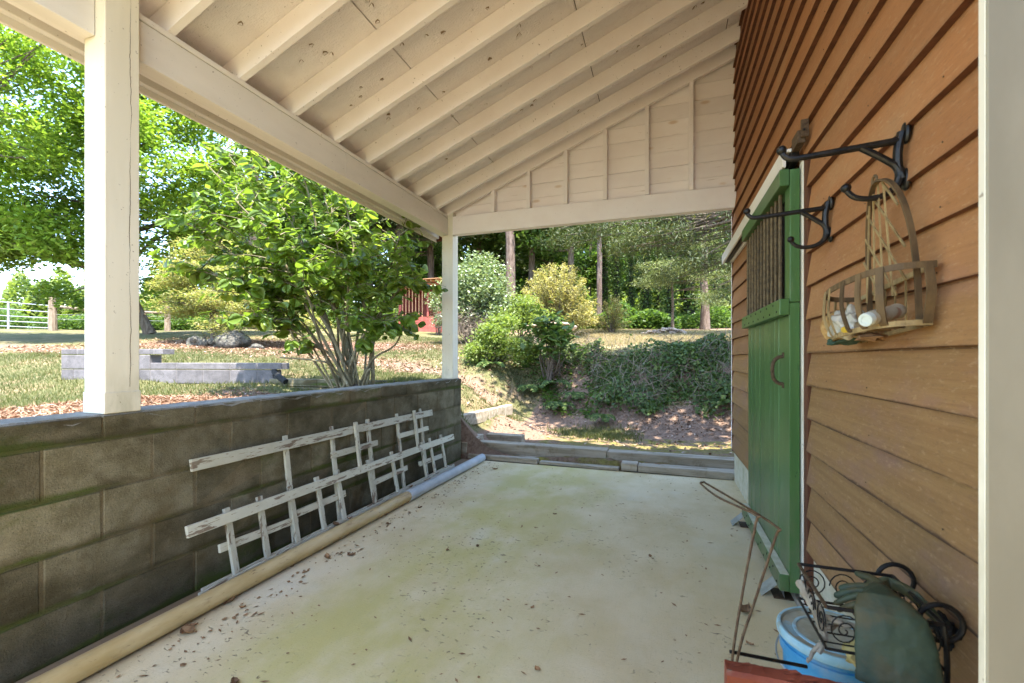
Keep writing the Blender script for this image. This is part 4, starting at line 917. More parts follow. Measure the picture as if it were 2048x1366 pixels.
# dry leaves and bits on the floor
def leaf_obj(px, py, s, label, grp):
    p = onZ(px, py, .004); bm = bmesh.new(); rr = random.Random(int(px * 7 + py)); n = 7; a0 = rr.uniform(0, 6.28); L = []; Rr = []
    for i in range(n):
        t = i / (n - 1); wd = s * .34 * math.sin(math.pi * t) ** .7 * rr.uniform(.75, 1.2) + .0005; h = s * (.10 + .28 * (t - .5) ** 2 * 2)
        c = Vector((math.cos(a0) * (t - .5) * s, math.sin(a0) * (t - .5) * s, h)); q = Vector((-math.sin(a0), math.cos(a0), 0))
        L.append(bm.verts.new(c + q * wd + Vector((0, 0, s * rr.uniform(.05, .25))))); Rr.append((bm.verts.new(c), bm.verts.new(c - q * wd + Vector((0, 0, s * rr.uniform(.05, .25))))))
    for i in range(n - 1):
        bm.faces.new((L[i], Rr[i][0], Rr[i + 1][0], L[i + 1])); bm.faces.new((Rr[i][0], Rr[i][1], Rr[i + 1][1], Rr[i + 1][0]))
    zmin = min(v.co.z for v in bm.verts)
    for v in bm.verts: v.co.z -= zmin
    o = link('dry_leaf', bm_me(bm, 'leaf', True), M['dryleaf'], None, loc=(p.x, p.y, .002)); return tag(o, label, 'leaf', grp)
LG = 'dry leaves scattered on the porch floor'
leaf_obj(1490, 1222, .085, 'large pale curled leaf on the floor beside the wire hanger', LG)
leaf_obj(1500, 1288, .032, 'small dark grey leaf scrap near the red bench', LG)
leaf_obj(1282, 941, .11, 'yellow brown leaf lying at the foot of the lower step board', LG)
leaf_obj(375, 1265, .075, 'large brown leaf at the near end of the pipe', LG)
leaf_obj(990, 938, .06, 'leaf just right of the grey pipe end', LG)
for px, py, s in ((455, 1205, .06), (383, 1252, .05), (655, 1115, .06), (703, 1110, .05), (580, 1133, .045), (770, 1030, .06), (800, 1012, .05), (812, 1005, .05), (840, 1015, .04), (775, 1048, .04), (335, 1240, .04), (1300, 1112, .03), (1110, 1028, .03), (1065, 1215, .025), (955, 1092, .03), (895, 1100, .03), (485, 1214, .03), (470, 1364, .04), (1075, 1338, .03)):
    leaf_obj(px, py, s, 'small brown leaf lying on the pale floor along the pipe' if px < 850 else 'tiny dry leaf scrap in the middle of the bare floor', LG)
for px, py, sx in ((622, 1062, .07), (665, 1050, .04), (790, 985, .05)):
    o = leaf_obj(px, py, sx, 'dry leaf caught behind the pipe at the foot of the front trellis', 'leaves behind the pipe')
    o.location = (-2.16, o.location.y + .02, .06)
rl = np.random.default_rng(8)
bm = bmesh.new()
for _ in range(420):
    x = rl.uniform(-1.95, .6); y = rl.uniform(.9, 4.9); s = rl.uniform(.002, .007); a = rl.uniform(0, 6.3); e = rl.uniform(1, 4)
    if rl.random() < .4: x = -1.93 + abs(rl.normal(0, .12))
    v = [bm.verts.new((x + math.cos(a + k) * s * (e if k in (0, math.pi) else 1), y + math.sin(a + k) * s * (e if k in (0, math.pi) else 1), .004 + rl.uniform(0, .002))) for k in (0, math.pi / 2, math.pi, 3 * math.pi / 2)]
    bm.faces.new(v)
for _ in range(140):
    x = -1.985 + abs(rl.normal(0, .07)); y = rl.uniform(.9, 4.9); s = rl.uniform(.004, .015); a = rl.uniform(0, 6.3)
    v = [bm.verts.new((x + math.cos(a + k) * s * rl.uniform(.4, 1.3), y + math.sin(a + k) * s * rl.uniform(.4, 1.3), .003 + rl.uniform(0, .007))) for k in (0, 1.2, 2.6, 3.9, 5.1)]
    bm.faces.new(v)
tag(link('floor_grit', bm_me(bm), M['dryleaf']), 'fine dry grit and needles on the porch floor', kind='stuff')

# ================================================================== plants
def leaves(name, C, S, rng, up=.6, asp=.5, fold=.15, out=None, droop=0):
    """C (n,3) leaf places, S (n,) sizes -> mesh of folded leaf quads"""
    n = len(C); nr = rng.normal(size=(n, 3)); nr[:, 2] = np.abs(nr[:, 2]) * 1.0 + up * 2
    if out is not None: nr += out
    nr /= np.linalg.norm(nr, axis=1)[:, None]; a = rng.normal(size=(n, 3)); a[:, 2] -= droop
    a -= nr * (a * nr).sum(1)[:, None]; a /= np.linalg.norm(a, axis=1)[:, None]; b = np.cross(nr, a)
    S = S[:, None]; W_ = S * asp / 2
    V = np.stack([C - a * S / 2, C + b * W_ - nr * S * fold * .3 + a * S * .05, C + a * S / 2 - nr * S * fold, C - b * W_ - nr * S * fold * .3 + a * S * .05], 1).reshape(-1, 3)
    return quads(name, V, np.arange(4 * n).reshape(n, 4))
def ell_pts(rng, c, r, n, shell=.55):
    v = rng.normal(size=(n, 3)); v /= np.linalg.norm(v, axis=1)[:, None]; q = shell + (1 - shell) * rng.random(n) ** .5
    return np.array(c) + v * np.array(r) * q[:, None]
def crown_pts(rng, ells, ncl, nleaf, rc, flat=.6):
    w = np.array([e[1][0] * e[1][1] + e[1][1] * e[1][2] for e in ells]); w = w / w.sum(); cl = []
    for e, k in zip(ells, w): cl.append(ell_pts(rng, e[0], e[1], max(2, int(ncl * k)), .45))
    cl = np.concatenate(cl); k = max(1, nleaf // len(cl)); off = rng.normal(size=(len(cl), k, 3)) * np.array([rc, rc, rc * flat])
    return cl, (cl[:, None, :] + off).reshape(-1, 3)
def limb_mesh(bm, a, b, r0, r1, rng, sag=.1, n=7, sides=7):
    a, b = Vector(a), Vector(b); L = (b - a).length; pts = []
    ph = [rng.uniform(0, 6) for _ in range(3)]
    for i in range(n + 1):
        t = i / n; w_ = math.sin(math.pi * t) * L * sag
        pts.append(a.lerp(b, t) + Vector((math.sin(3 * t + ph[0]), math.sin(3.7 * t + ph[1]), .6 * math.sin(2.6 * t + ph[2]))) * w_)
    add_tube(bm, pts, [r0 + (r1 - r0) * (i / n) for i in range(n + 1)], sides); return pts
def tree(name, label, cat, path, r0, r1, ells, ncl, nleaf, lsize, lm, bark, seed, group=None, rc=.35, up=.5, asp=.5, nlimb=26, flat=.6, extra=(), droop=0.2):
    rng = np.random.default_rng(seed); rr = random.Random(seed)
    t = thing(name, label, cat, path[0], group)
    bm = bmesh.new(); sp = spline(path, 5); n = len(sp)
    add_tube(bm, sp, [(r0 * (1 + .5 * math.exp(-i / n * 16))) + (r1 - r0) * i / n for i in range(n)], 12)
    cl, C = crown_pts(rng, ells, ncl, nleaf, rc, flat)
    for e in extra: limb_mesh(bm, e[0], e[1], e[2], e[3], rr, .08, 10, 8)
    pick = rng.choice(len(cl), min(nlimb, len(cl)), replace=False)
    for k in pick:
        i = min(range(n), key=lambda j: (sp[j] - Vector(cl[k])).length + (0 if sp[j].z < cl[k][2] + .5 else 50) + (0 if j > n * .3 else 60))
        rb_ = max(.012, (r0 + (r1 - r0) * i / n) * .35); limb_mesh(bm, sp[i], cl[k], rb_, .012, rr, .07, 6, 5)
    link('trunk', bm_me(bm, 'trunk', True), bark, t)
    me = leaves(name + '_leaves', C, lsize * rng.uniform(.65, 1.3, len(C)), rng, up, asp, droop=droop); link('crown', me, lm, t)
    return t
def copy_thing(o, loc, rz, sc, label):
    r_ = o.copy(); COL.objects.link(r_); r_.location = loc; r_.rotation_euler = (0, 0, rz); r_.scale = (sc, sc, sc)
    if label: r_['label'] = label
    for ch in o.children:
        c = ch.copy(); COL.objects.link(c); c.parent = r_
    return r_
def gp3(px, d, dz=0): a, b = dirv(px); return Vector((a * d, b * d, G(a * d, b * d) + dz))

# ---- the multi stemmed bush just behind the porch wall
BB = Vector((-3.22, 4.12, .83))
bush = thing('bush', 'broad leaved green bush with many bare stems growing behind the porch wall', 'bush', BB)
rr = random.Random(42); rng = np.random.default_rng(42)
bm = bmesh.new(); add_ball(bm, BB + Vector((0, 0, .02)), .13, (1.3, 1, .7)); link('root_crown', bm_me(bm, 'root', True), M['bark'], bush)
tips = []; leafC = []; leafD = []
stem_tops = [(415, 330, 4.7), (470, 400, 4.4), (520, 290, 5.3), (600, 330, 4.6), (640, 360, 5.4), (690, 400, 4.8), (745, 430, 5.1), (800, 470, 4.9), (835, 560, 4.7), (560, 470, 4.2), (480, 560, 4.9), (700, 520, 4.2), (400, 470, 5.0), (610, 480, 5.7), (540, 380, 4.9), (670, 470, 4.6), (770, 540, 5.3), (365, 440, 4.5), (500, 640, 4.6), (770, 650, 4.4), (660, 300, 5.6), (430, 430, 4.6), (400, 540, 4.6), (450, 300, 5.0)]
for i, (px, py, d) in enumerate(stem_tops):
    top = P(px, py, d); a = BB + Vector((rr.uniform(-.21, .21), rr.uniform(-.13, .13), .0)); sr = rr.uniform(.015, .021) if i < 9 else rr.uniform(.008, .014); mid = a.lerp(top, .45) + Vector((rr.uniform(-.05, .05), rr.uniform(-.05, .05), .22))
    q1 = a.lerp(mid, .5) + Vector((0, 0, .12)) + Vector((rr.gauss(0, .03), rr.gauss(0, .03), 0))
    pts = spline([a, q1, mid, mid.lerp(top, .55) + Vector((0, 0, .08)), top], 6); n = len(pts); bms = bmesh.new()
    add_tube(bms, pts, [sr * (1 - .84 * k / n) + .002 for k in range(n)], 8)
    for k in range(int(n * .42), n):                              # side twigs, leaves in two rows
        for _ in range(2 if k < n - 3 else 3):
            if rr.random() < .46: continue
            u = (pts[min(k + 1, n - 1)] - pts[k - 1]).normalized(); an = rr.uniform(0, 6.28)
            dr = Vector((math.cos(an), math.sin(an), rr.uniform(-.25, .8))) + u * .5; L = rr.uniform(.25, .62) * (1.15 - .4 * k / n)
            e = pts[k] + dr.normalized() * L + Vector((0, 0, -.12 * L)); tw = spline([pts[k], pts[k].lerp(e, .5) + Vector((0, 0, .05 * L)), e], 4); add_tube(bms, tw, [.006 - .0045 * j / len(tw) for j in range(len(tw))], 4)
            m = max(4, int(L / .042))
            for j in range(m):
                f = (j + .7) / m; p = pts[k].lerp(e, f) + Vector((rr.gauss(0, .02), rr.gauss(0, .02), .05 * L * math.sin(math.pi * f) - .02))
                sd_ = dr.cross(Vector((0, 0, 1))).normalized() * (1 if j % 2 else -1)
                leafC.append(p); leafD.append((dr.normalized() * .5 + sd_ * .9 + Vector((rr.gauss(0, .4), rr.gauss(0, .4), rr.gauss(-.5, .38)))).normalized())
    link('stem', bm_me(bms, 'stem', True), M['barkstem'], bush)
for pts in ([BB, P(655, 705, 4.8), P(600, 690, 4.6), P(580, 660, 4.5)], [BB, P(665, 735, 4.7), P(640, 722, 4.6), P(560, 715, 4.6)], [BB, P(745, 720, 4.7), P(790, 690, 4.6), P(812, 640, 4.6)], [BB + Vector((.06, 0, 0)), P(735, 745, 4.65), P(742, 738, 4.6)]):
    tube('bare_branch', spline(pts, 5), [.016 - .0006 * k for k in range(16)], M['barkstem'], bush, 6)
def big_leaf(cup):
    bm = bmesh.new(); n = 6; prof = [0, .34, .47, .44, .28, .0]; mids = []; ls = []; rs_ = []
    for i in range(n):
        t = i / (n - 1); z = -.16 * t * t; mids.append(bm.verts.new((t, 0, z)))
        ls.append(bm.verts.new((t + (.03 if 0 < i < n - 1 else 0), prof[i], z + cup * prof[i] + .02 * math.sin(9 * t)))); rs_.append(bm.verts.new((t, -prof[i], z + cup * prof[i])))
    for i in range(n - 1):
        for A_l in (ls, rs_):
            try: bm.faces.new((mids[i], A_l[i], A_l[i + 1], mids[i + 1]))
            except ValueError: pass
    bmesh.ops.remove_doubles(bm, verts=bm.verts, dist=1e-5); me = D.meshes.new('leaf'); bm.to_mesh(me); bm.free()
    me.polygons.foreach_set('use_smooth', [True] * len(me.polygons)); return me
lms = [big_leaf(c) for c in (.12, .25, -.1)]
for m_ in lms: m_.materials.append(LM['bush'])
order = sorted(range(len(leafC)), key=lambda i: depth(leafC[i]))
lv = [np.array([v.co for v in m_.vertices]) for m_ in lms]; lf = [[list(p.vertices) for p in m_.polygons] for m_ in lms]
VV, FF, off = [], [], 0
def leaf_M(i):
    x = leafD[i]; nz = Vector((rr.gauss(0, .6), rr.gauss(0, .6) - .15, 1)); y = nz.cross(x).normalized(); z = x.cross(y); s = rr.uniform(.055, .14)
    m = Matrix((x, y, z)).transposed() * s; m = m.to_4x4(); m.translation = leafC[i]; return m
bw = W(bush)
for r_, i in enumerate(order):
    m = leaf_M(i); kx = rr.randrange(3)
    if r_ < 300:
        o = D.objects.new('leaf', lms[kx]); COL.objects.link(o); o.parent = bush; m.translation = m.translation - bw; o.matrix_local = m
    else:
        a = np.array(m); v = lv[kx] @ a[:3, :3].T + a[:3, 3]; VV.append(v); FF += [[q + off for q in f_] for f_ in lf[kx]]; off += len(v)
me = D.meshes.new('bush_leaves'); me.from_pydata(np.concatenate(VV).tolist(), [], FF); me.polygons.foreach_set('use_smooth', [True] * len(me.polygons))
tag(link('foliage', me, LM['bush'], bush), kind='stuff')

# ---- large leaning tree on the left
tb = gp3(300, 17.5)
e = lambda px, py, d, rx, ry, rz: (tuple(P(px, py, d)), (rx, ry, rz))
tree('broadleaf_tree', 'large leaning tree with a broad bright green crown behind the nearer post', 'tree',
     [tb, P(262, 590, 17.2), P(232, 545, 16.8), P(225, 480, 16.5), P(235, 380, 16), P(240, 260, 15.5)], .15, .06,
     [e(60, 260, 14, 1.9, 1.9, 1.5), e(130, 380, 14.5, 2.2, 2, 1.5), e(20, 470, 15, 1.4, 1.6, 1.1), e(120, 470, 14, 1.3, 1.6, .8), e(330, 330, 15, 2.6, 2, 1.9), e(400, 400, 16, 2.2, 2, 1.5), e(320, 500, 17, 1.5, 2, .9), e(140, 180, 14, 1.5, 1.6, 1.3), e(330, 230, 15, 1.8, 1.8, 1.4), e(-60, 380, 14, 2.4, 2, 2.2), e(460, 480, 17.5, 1.6, 1.6, 1.0), e(150, 590, 16.5, .7, .8, .5), e(290, 580, 17.5, 1.0, .9, .5), e(230, 150, 14.5, 1.2, 1.2, .9)],
     230, 60000, .19, LM['big'], M['bark'], 1, None, .36, .5, .46, 60, .55,
     [(P(232, 545, 16.8), P(90, 515, 15.5), .15, .09), (P(90, 515, 15.5), P(-40, 400, 14.5), .09, .05), (P(150, 535, 16), P(60, 430, 15), .09, .05), (P(60, 430, 15), P(10, 350, 14.5), .05, .02), (P(225, 480, 16.5), P(400, 380, 16), .12, .04), (P(232, 560, 16.8), P(330, 470, 17), .09, .03), (P(330, 470, 17), P(420, 400, 16.5), .04, .02), (P(60, 430, 15), P(-20, 420, 14), .05, .03)])
tree('young_tree', 'dark leafy branchy tree in the top left corner of the view', 'tree', [gp3(-120, 12), P(-100, 400, 12), P(-60, 200, 11.5)], .15, .05,
     [e(10, 260, 11.5, .6, .8, .8), e(60, 80, 12, 1.3, 1, .5), e(-40, 120, 11.5, .9, 1, 1.2)], 60, 5200, .13, LM['big'], M['bark'], 2, None, .3)
# ---- yellow green maple behind the bush
tree('maple_tree', 'spreading yellow green maple with tiers of fine foliage above the rocks', 'tree', [gp3(430, 14.5), P(425, 620, 14.5), P(440, 560, 14.4), P(450, 520, 14.3)], .10, .04,
     [e(400, 545, 13.6, 1.2, 1, .34), e(470, 600, 13.2, 1.4, 1, .34), e(420, 500, 13.8, 1.0, .9, .34), e(500, 560, 13.6, 1.3, 1, .34), e(540, 620, 13.2, 1.2, 1, .34), e(395, 600, 13.8, 1.1, .9, .3), e(470, 650, 13.0, .9, .8, .28), e(360, 570, 14.1, .6, .6, .14), e(560, 580, 13.9, 1, .8, .3), e(590, 650, 13.4, .8, .8, .24), e(355, 625, 13.8, .7, .6, .14)],
     240, 46000, .085, LM['maple'], M['bark'], 3, None, .2, .9, .4, 40, .35)
def trunk_thing(name, label, cat, px, d, r, py_top, bark, px_top=None, group=None, r_top=None):
    a = gp3(px, d); b = P(px_top or px, py_top, d); t = thing(name, label, cat, a, group)
    return t, a, b
# ---- tall pines
def pine(px, d, r, label, seed, lean_px=0, crown=True, hgt=17, group='tall pines at the edge of the wood', ivy=False, low=.55):
    a = gp3(px, d); b = a + Vector((lean_px * d / FPX * cs, 0, hgt)); rr_ = random.Random(seed); rng_ = np.random.default_rng(seed)
    t = thing('pine_tree', label, 'tree', a, group); bm = bmesh.new()
    pts = [a.lerp(b, i / 14) + Vector((rr_.gauss(0, .04), rr_.gauss(0, .04), 0)) * (i > 0) for i in range(15)]
    add_tube(bm, pts, [r * (1.25 if i == 0 else 1) * (1 - .6 * i / 14) for i in range(15)], 14)
    CC = []
    for k in range(26):
        f = low + (1 - low) * rr_.random(); p = a.lerp(b, f); an = rr_.uniform(0, 6.28); L = rr_.uniform(1.6, 3.6) * (1.25 - .7 * f)
        q = p + Vector((math.cos(an) * L, math.sin(an) * L, rr_.uniform(-.5, .7))); limb_mesh(bm, p, q, .05, .012, rr_, .06, 5, 5)
        for j in range(4):
            c = np.array(p.lerp(q, .45 + .55 * rr_.random())); CC.append(c + rng_.normal(size=(60, 3)) * np.array([.42, .42, .16]))
    link('trunk', bm_me(bm, 'trunk', True), M['barkpine'], t)
    C = np.concatenate(CC); link('crown', leaves('needles', C, .30 * rng_.uniform(.6, 1.3, len(C)), rng_, .4, .16, .1), LM['dark'], t)
    return t
pine(1022, 25, .31, 'tall pine with a thick bare grey trunk behind the silvery shrub', 31, -12, low=.42)
pine(505, 24, .36, 'tall pine whose trunk shows above the bush, left of the roof edge', 32, 6, low=.5)
pine(1410, 21, .19, 'slim pine with a reddish trunk nearest the brown wall', 33, -8, low=.32)
pine(1197, 22, .14, 'thin pine beside the golden shrub', 34, 4, low=.4)
pine(690, 28, .30, 'pine standing right behind the bush', 35, 5, low=.3)
pine(860, 30, .26, 'pine rising behind the red hut', 36, 2, low=.3)
# ---- shrubs
def shrub(name, label, base, ells, ncl, nleaf, ls, lm, seed, rc=.2, up=.5, asp=.5, stems=12, flat=.7, group=None, droop=.2, cat='shrub'):
    rng_ = np.random.default_rng(seed); rr_ = random.Random(seed); t = thing(name, label, cat, base, group)
    cl, C = crown_pts(rng_, ells, ncl, nleaf, rc, flat); bm = bmesh.new()
    for k in rng_.choice(len(cl), min(stems, len(cl)), replace=False): limb_mesh(bm, Vector(base) + Vector((rr_.gauss(0, .08), rr_.gauss(0, .08), -.05)), cl[k], .022, .005, rr_, .06, 5, 5)
    link('stems', bm_me(bm, 'stems', True), M['bark'], t)
    keep = C[:, 2] > ground_np(C[:, 0], C[:, 1]) - .05
    C = C[keep]; link('foliage', leaves(name, C, ls * rng_.uniform(.6, 1.35, len(C)), rng_, up, asp, droop=droop), lm, t); return t
shrub('silver_shrub', 'tall silvery white green shrub to the right of the far post', gp3(960, 15), [e(950, 575, 15, .95, .9, .75), e(985, 590, 14.6, .7, .7, .6), e(920, 600, 15, .8, .8, .7), e(960, 540, 15.2, .6, .6, .45), e(1000, 620, 14.5, .7, .7, .35), e(930, 640, 14.8, .8, .7, .35)], 130, 17000, .115, LM['white'], 41, .2, .6, .5, 30)
def sprays(name, label, base, tips, lm, seed, ls=.06, per=150, spread=.05, cat='shrub'):
    rr_ = random.Random(seed); rng_ = np.random.default_rng(seed); t = thing(name, label, cat, base); bm = bmesh.new(); CC = []
    for tp in tips:
        m = Vector(base).lerp(tp, .5) + Vector((0, 0, .12)); pts = spline([Vector(base) + Vector((rr_.gauss(0, .06), rr_.gauss(0, .06), -.04)), m, tp], 6); add_tube(bm, pts, [.014 - .0009 * i for i in range(len(pts))], 4)
        for j in range(per):
            f = .3 + .7 * rr_.random(); k = min(int(f * (len(pts) - 1)), len(pts) - 2); CC.append(np.array(pts[k].lerp(pts[k + 1], rr_.random())) + rng_.normal(size=3) * spread * (1.5 - f * .9))
    link('stems', bm_me(bm, 'stems', True), M['bark'], t); C = np.array(CC)
    link('foliage', leaves(name, C, ls * rng_.uniform(.6, 1.4, len(C)), rng_, .5, .42), lm, t); return t
rt = random.Random(6)
def fan(px, py, d, rx, up_, n, dd=1.0):
    out = []
    for _ in range(n):
        a = R(rt.uniform(-8, 188)); q = math.sqrt(rt.random()) * .55 + .45
        out.append(P(px + rx * math.cos(a) * q, py - up_ * max(math.sin(a), -.05) * q, d + rt.uniform(-dd, dd)))
    return out
sprays('golden_shrub', 'rounded golden yellow shrub with arching twigs in the middle of the yard', gp3(1115, 15.5), fan(1115, 640, 15.5, 82, 118, 150, 1.1), LM['yellow'], 51, .08, 170, .075)
sprays('golden_sapling', 'small airy yellow sapling to the right of the golden shrub', gp3(1222, 16.5), fan(1222, 655, 16.5, 40, 72, 34, .5), LM['yellow'], 52, .075, 90, .05)
shrub('lime_shrub', 'low bright lime green shrub at the left end of the ivy bank', gp3(985, 10.2), [e(985, 680, 10, .45, .4, .28), e(1010, 650, 10.4, .35, .3, .2), e(960, 705, 9.8, .35, .3, .2), e(1040, 700, 9.8, .4, .3, .2)], 60, 5200, .085, LM['lime'], 53, .12)
shrub('green_shrub', 'yellowish green low shrub at the foot of the golden shrub', gp3(1040, 14.2), [e(1050, 615, 14.2, .5, .5, .35), e(1020, 640, 14.0, .5, .5, .25), e(1075, 640, 14.0, .5, .4, .25)], 60, 5200, .09, LM['lime'], 54, .14)
shrub('broadleaf_sapling', 'dark broad leaved sapling on top of the ivy bank', gp3(1098, 9.6), [e(1098, 668, 9.6, .42, .35, .22), e(1090, 640, 9.7, .25, .25, .15), e(1115, 690, 9.4, .45, .3, .15)], 34, 700, .17, LM['ivy'], 55, .14, .8, .55)
shrub('dry_brush', 'tangle of bare twiggy brush under the silvery shrub', gp3(940, 14.3), [e(925, 650, 14.3, .7, .5, .3), e(960, 655, 14.3, .7, .5, .25), e(905, 640, 14.5, .5, .4, .4)], 40, 5000, .16, LM['twig'], 56, .2, .0, .06, 30)
# ---- broad bank of ivy
rng = np.random.default_rng(61)
def scatter(n, x0, x1, y0, y1, dens): 
    X = rng.uniform(x0, x1, n); Y = rng.uniform(y0, y1, n); k = rng.random(n) < dens(X, Y); return X[k], Y[k]
X, Y = scatter(120000, -3.4, 3.2, 7.6, 13.2, lambda x, y: in_bank(x, y) * np.where(np.sin(x * 6.1 + 2 * np.sin(y * 4)) * np.sin(y * 7.3 + x * 2) > .5, .25, 1) * np.clip(.6 + .9 * np.sin(x * 2.1 + y) * np.sin(y * 2.7 - x) + np.clip(x + 1.8, 0, 1.2) * .65, .12, 1))
hum = .26 * (np.sin(X * 2.4 + 1) * np.sin(Y * 2.9) + .6 * np.sin(X * 5.1) * np.sin(Y * 4.3 + 1)) + .14
Z = ground_np(X, Y) + np.clip(hum, .02, .5) * rng.random(len(X)) ** .6 + .02
outv = np.zeros((len(X), 3)); outv[:, 1] = -1.0; outv[:, 0] = -.2
tag(link('ivy', leaves('ivy', np.c_[X, Y, Z], rng.uniform(.035, .09, len(X)) * np.where(rng.random(len(X)) < .1, 1.4, 1), rng, .25, .75, .2, outv * rng.uniform(.2, 1.2, (len(X), 1))), LM['ivy']), 'dark glossy ivy covering the bank beyond the step', kind='stuff')
X, Y = scatter(26000, -3.4, 3, 7.6, 12.5, lambda x, y: in_bank(x, y) * (rng.random(len(x)) < .5)); Z = ground_np(X, Y) + rng.uniform(.02, .42, len(X))
tag(link('bank_stems', leaves('twigs', np.c_[X, Y, Z], rng.uniform(.08, .42, len(X)), rng, .0, .03, .3, None, .3), LM['twig']), 'brown trailing stems tangled in the ivy', kind='stuff')
def fern(p, label, sc, seed):
    rr_ = random.Random(seed); t = thing('fern', label, 'fern', p, 'ferns growing out of the ivy bank')
    for k in range(7):
        an = R(-90) + rr_.uniform(-1.3, 1.3); L = sc * rr_.uniform(.7, 1.1); bm = bmesh.new()
        pts = [Vector(p) + Vector((math.cos(an) * L * f, math.sin(an) * L * f, L * (.85 * f - .95 * f * f))) for f in [i / 12 for i in range(13)]]
        add_tube(bm, pts, [.004 - .00025 * i for i in range(13)], 4)
        u = Vector((-math.sin(an), math.cos(an), 0))
        for i in range(2, 12):
            l = L * .26 * math.sin(math.pi * (i / 13) ** .7)
            for s_ in (-1, 1):
                c = pts[i]; tn = (pts[i + 1] - pts[i - 1]).normalized() * .022 * sc * 1.4
                v = [bm.verts.new(c - tn), bm.verts.new(c + u * s_ * l * .5 - tn * .6 + Vector((0, 0, .01))), bm.verts.new(c + u * s_ * l + tn * .8 - Vector((0, 0, .02))), bm.verts.new(c + tn)]
                bm.faces.new(v)
        link('frond', bm_me(bm, 'frond'), LM['ivy'], t)
for i, (px, py, d, sc, lb) in enumerate(((1060, 775, 9.6, .55, 'leftmost large fern low on the ivy bank'), (1110, 745, 9.4, .5, 'fern halfway up the ivy bank below the sapling'), (1150, 770, 8.9, .42, 'fern in the middle of the ivy bank'), (1210, 832, 8.0, .45, 'small fern at the toe of the bank beside the path'), (985, 740, 9.6, .45, 'fern beside the leaf litter right of the far post'), (1120, 800, 8.8, .45, 'fern above the grass tuft at the foot of the bank'))):
    a_, b_ = dirv(px); p = P(px, py, d); fern((p.x, p.y, G(p.x, p.y) + .05), lb, sc, 70 + i)
X, Y = scatter(40000, -4.6, -.6, 8.2, 13.5, lambda x, y: in_bank(x + 1.0, y) * np.clip(-x - .6, 0, 1) * np.clip(.35 + np.sin(x * 4 + 1) * np.sin(y * 3.3), .1, 1)); Z = ground_np(X, Y) + .38 * rng.random(len(X)) ** 1.3 * (.5 + .5 * np.sin(X * 5 + Y * 3))
tag(link('bank_weeds', leaves('weeds', np.c_[X, Y, Z], rng.uniform(.05, .12, len(X)), rng, .5, .5, .15), LM['forest']), 'mid green weeds on the left part of the bank', kind='stuff')
# ---- leaf litter and grass
X, Y = scatter(26000, -3.5, 3, 5.3, 12, lambda x, y: np.clip(.15 + np.exp(-((y - 8.1 - np.clip(-x - .3, 0, 9) * .75) / .5) ** 2), 0, 1) * np.clip((y - 5.5) / 1, .12, 1) * (x > -2.9)); Z = ground_np(X, Y) + rng.uniform(.008, .03, len(X))
tag(link('leaf_litter', leaves('litter', np.c_[X, Y, Z], rng.uniform(.02, .075, len(X)), rng, 1.2, .55, .25), LM['litter']), 'brown fallen leaves along the foot of the bank', kind='stuff')
X, Y = scatter(90000, -16, -2.6, 5, 16, lambda x, y: np.clip(masks(x, y)[0], .03, 1) * .5); Z = ground_np(X, Y) + rng.uniform(.008, .04, len(X))
tag(link('straw_litter', leaves('straw', np.c_[X, Y, Z], rng.uniform(.05, .14, len(X)), rng, 1.2, .3, .25), LM['litter']), 'reddish leaf and straw litter across the upper yard', kind='stuff')
X, Y = scatter(26000, -6.0, -2.55, .8, 4.7, lambda x, y: np.clip(masks(x, y)[0], 0, 1) * .8); Z = ground_np(X, Y) + rng.uniform(.005, .02, len(X))
tag(link('pine_straw', leaves('straw', np.c_[X, Y, Z], rng.uniform(.04, .12, len(X)), rng, 1.2, .12, .2), LM['litter']), 'pine straw scattered just behind the porch wall', kind='stuff')
def grass(name, X, Y, h0, h1, lm, label):
    Z = ground_np(X, Y); n = len(X); a = rng.uniform(0, 6.28, n); h = rng.uniform(h0, h1, n); wv = rng.uniform(.003, .007, n) * (1 + h * 6)
    ux, uy = np.cos(a), np.sin(a); lx, ly = rng.normal(0, .5, n) * h, rng.normal(0, .5, n) * h
    V = np.stack([np.c_[X - ux * wv, Y - uy * wv, Z - .01], np.c_[X + ux * wv, Y + uy * wv, Z - .01], np.c_[X + lx, Y + ly, Z + h]], 1).reshape(-1, 3)
    tag(link(name, quads(name, V, np.arange(3 * n).reshape(n, 3)), lm), label, kind='stuff')
X, Y = scatter(260000, -13, -2.5, .5, 17, lambda x, y: (1 - masks(x, y)[0]) * np.clip(11 / (4 + np.hypot(x, y)), .15, 1)); grass('lawn_grass', X, Y, .02, .07, LM['grass'], 'short patchy lawn grass in the upper yard')
X, Y = scatter(150000, -6, 4, 9, 20, lambda x, y: np.clip(masks(x, y)[2], 0, 1) * (1 - in_bank(x, y))); grass('dry_grass', X, Y, .03, .10, LM['dry'], 'pale dry grass on top of the bank')
X, Y = scatter(60000, -2.6, -.3, 6.2, 8.2, lambda x, y: np.exp(-(((x + 1.05) / .45) ** 2 + ((y - 7.35) / .3) ** 2)) + np.exp(-(((x + 2.85) / .25) ** 2 + ((y - 7.0) / .6) ** 2))); grass('path_grass', X, Y, .03, .09, LM['grass'], 'tufts of green grass on the dirt path')
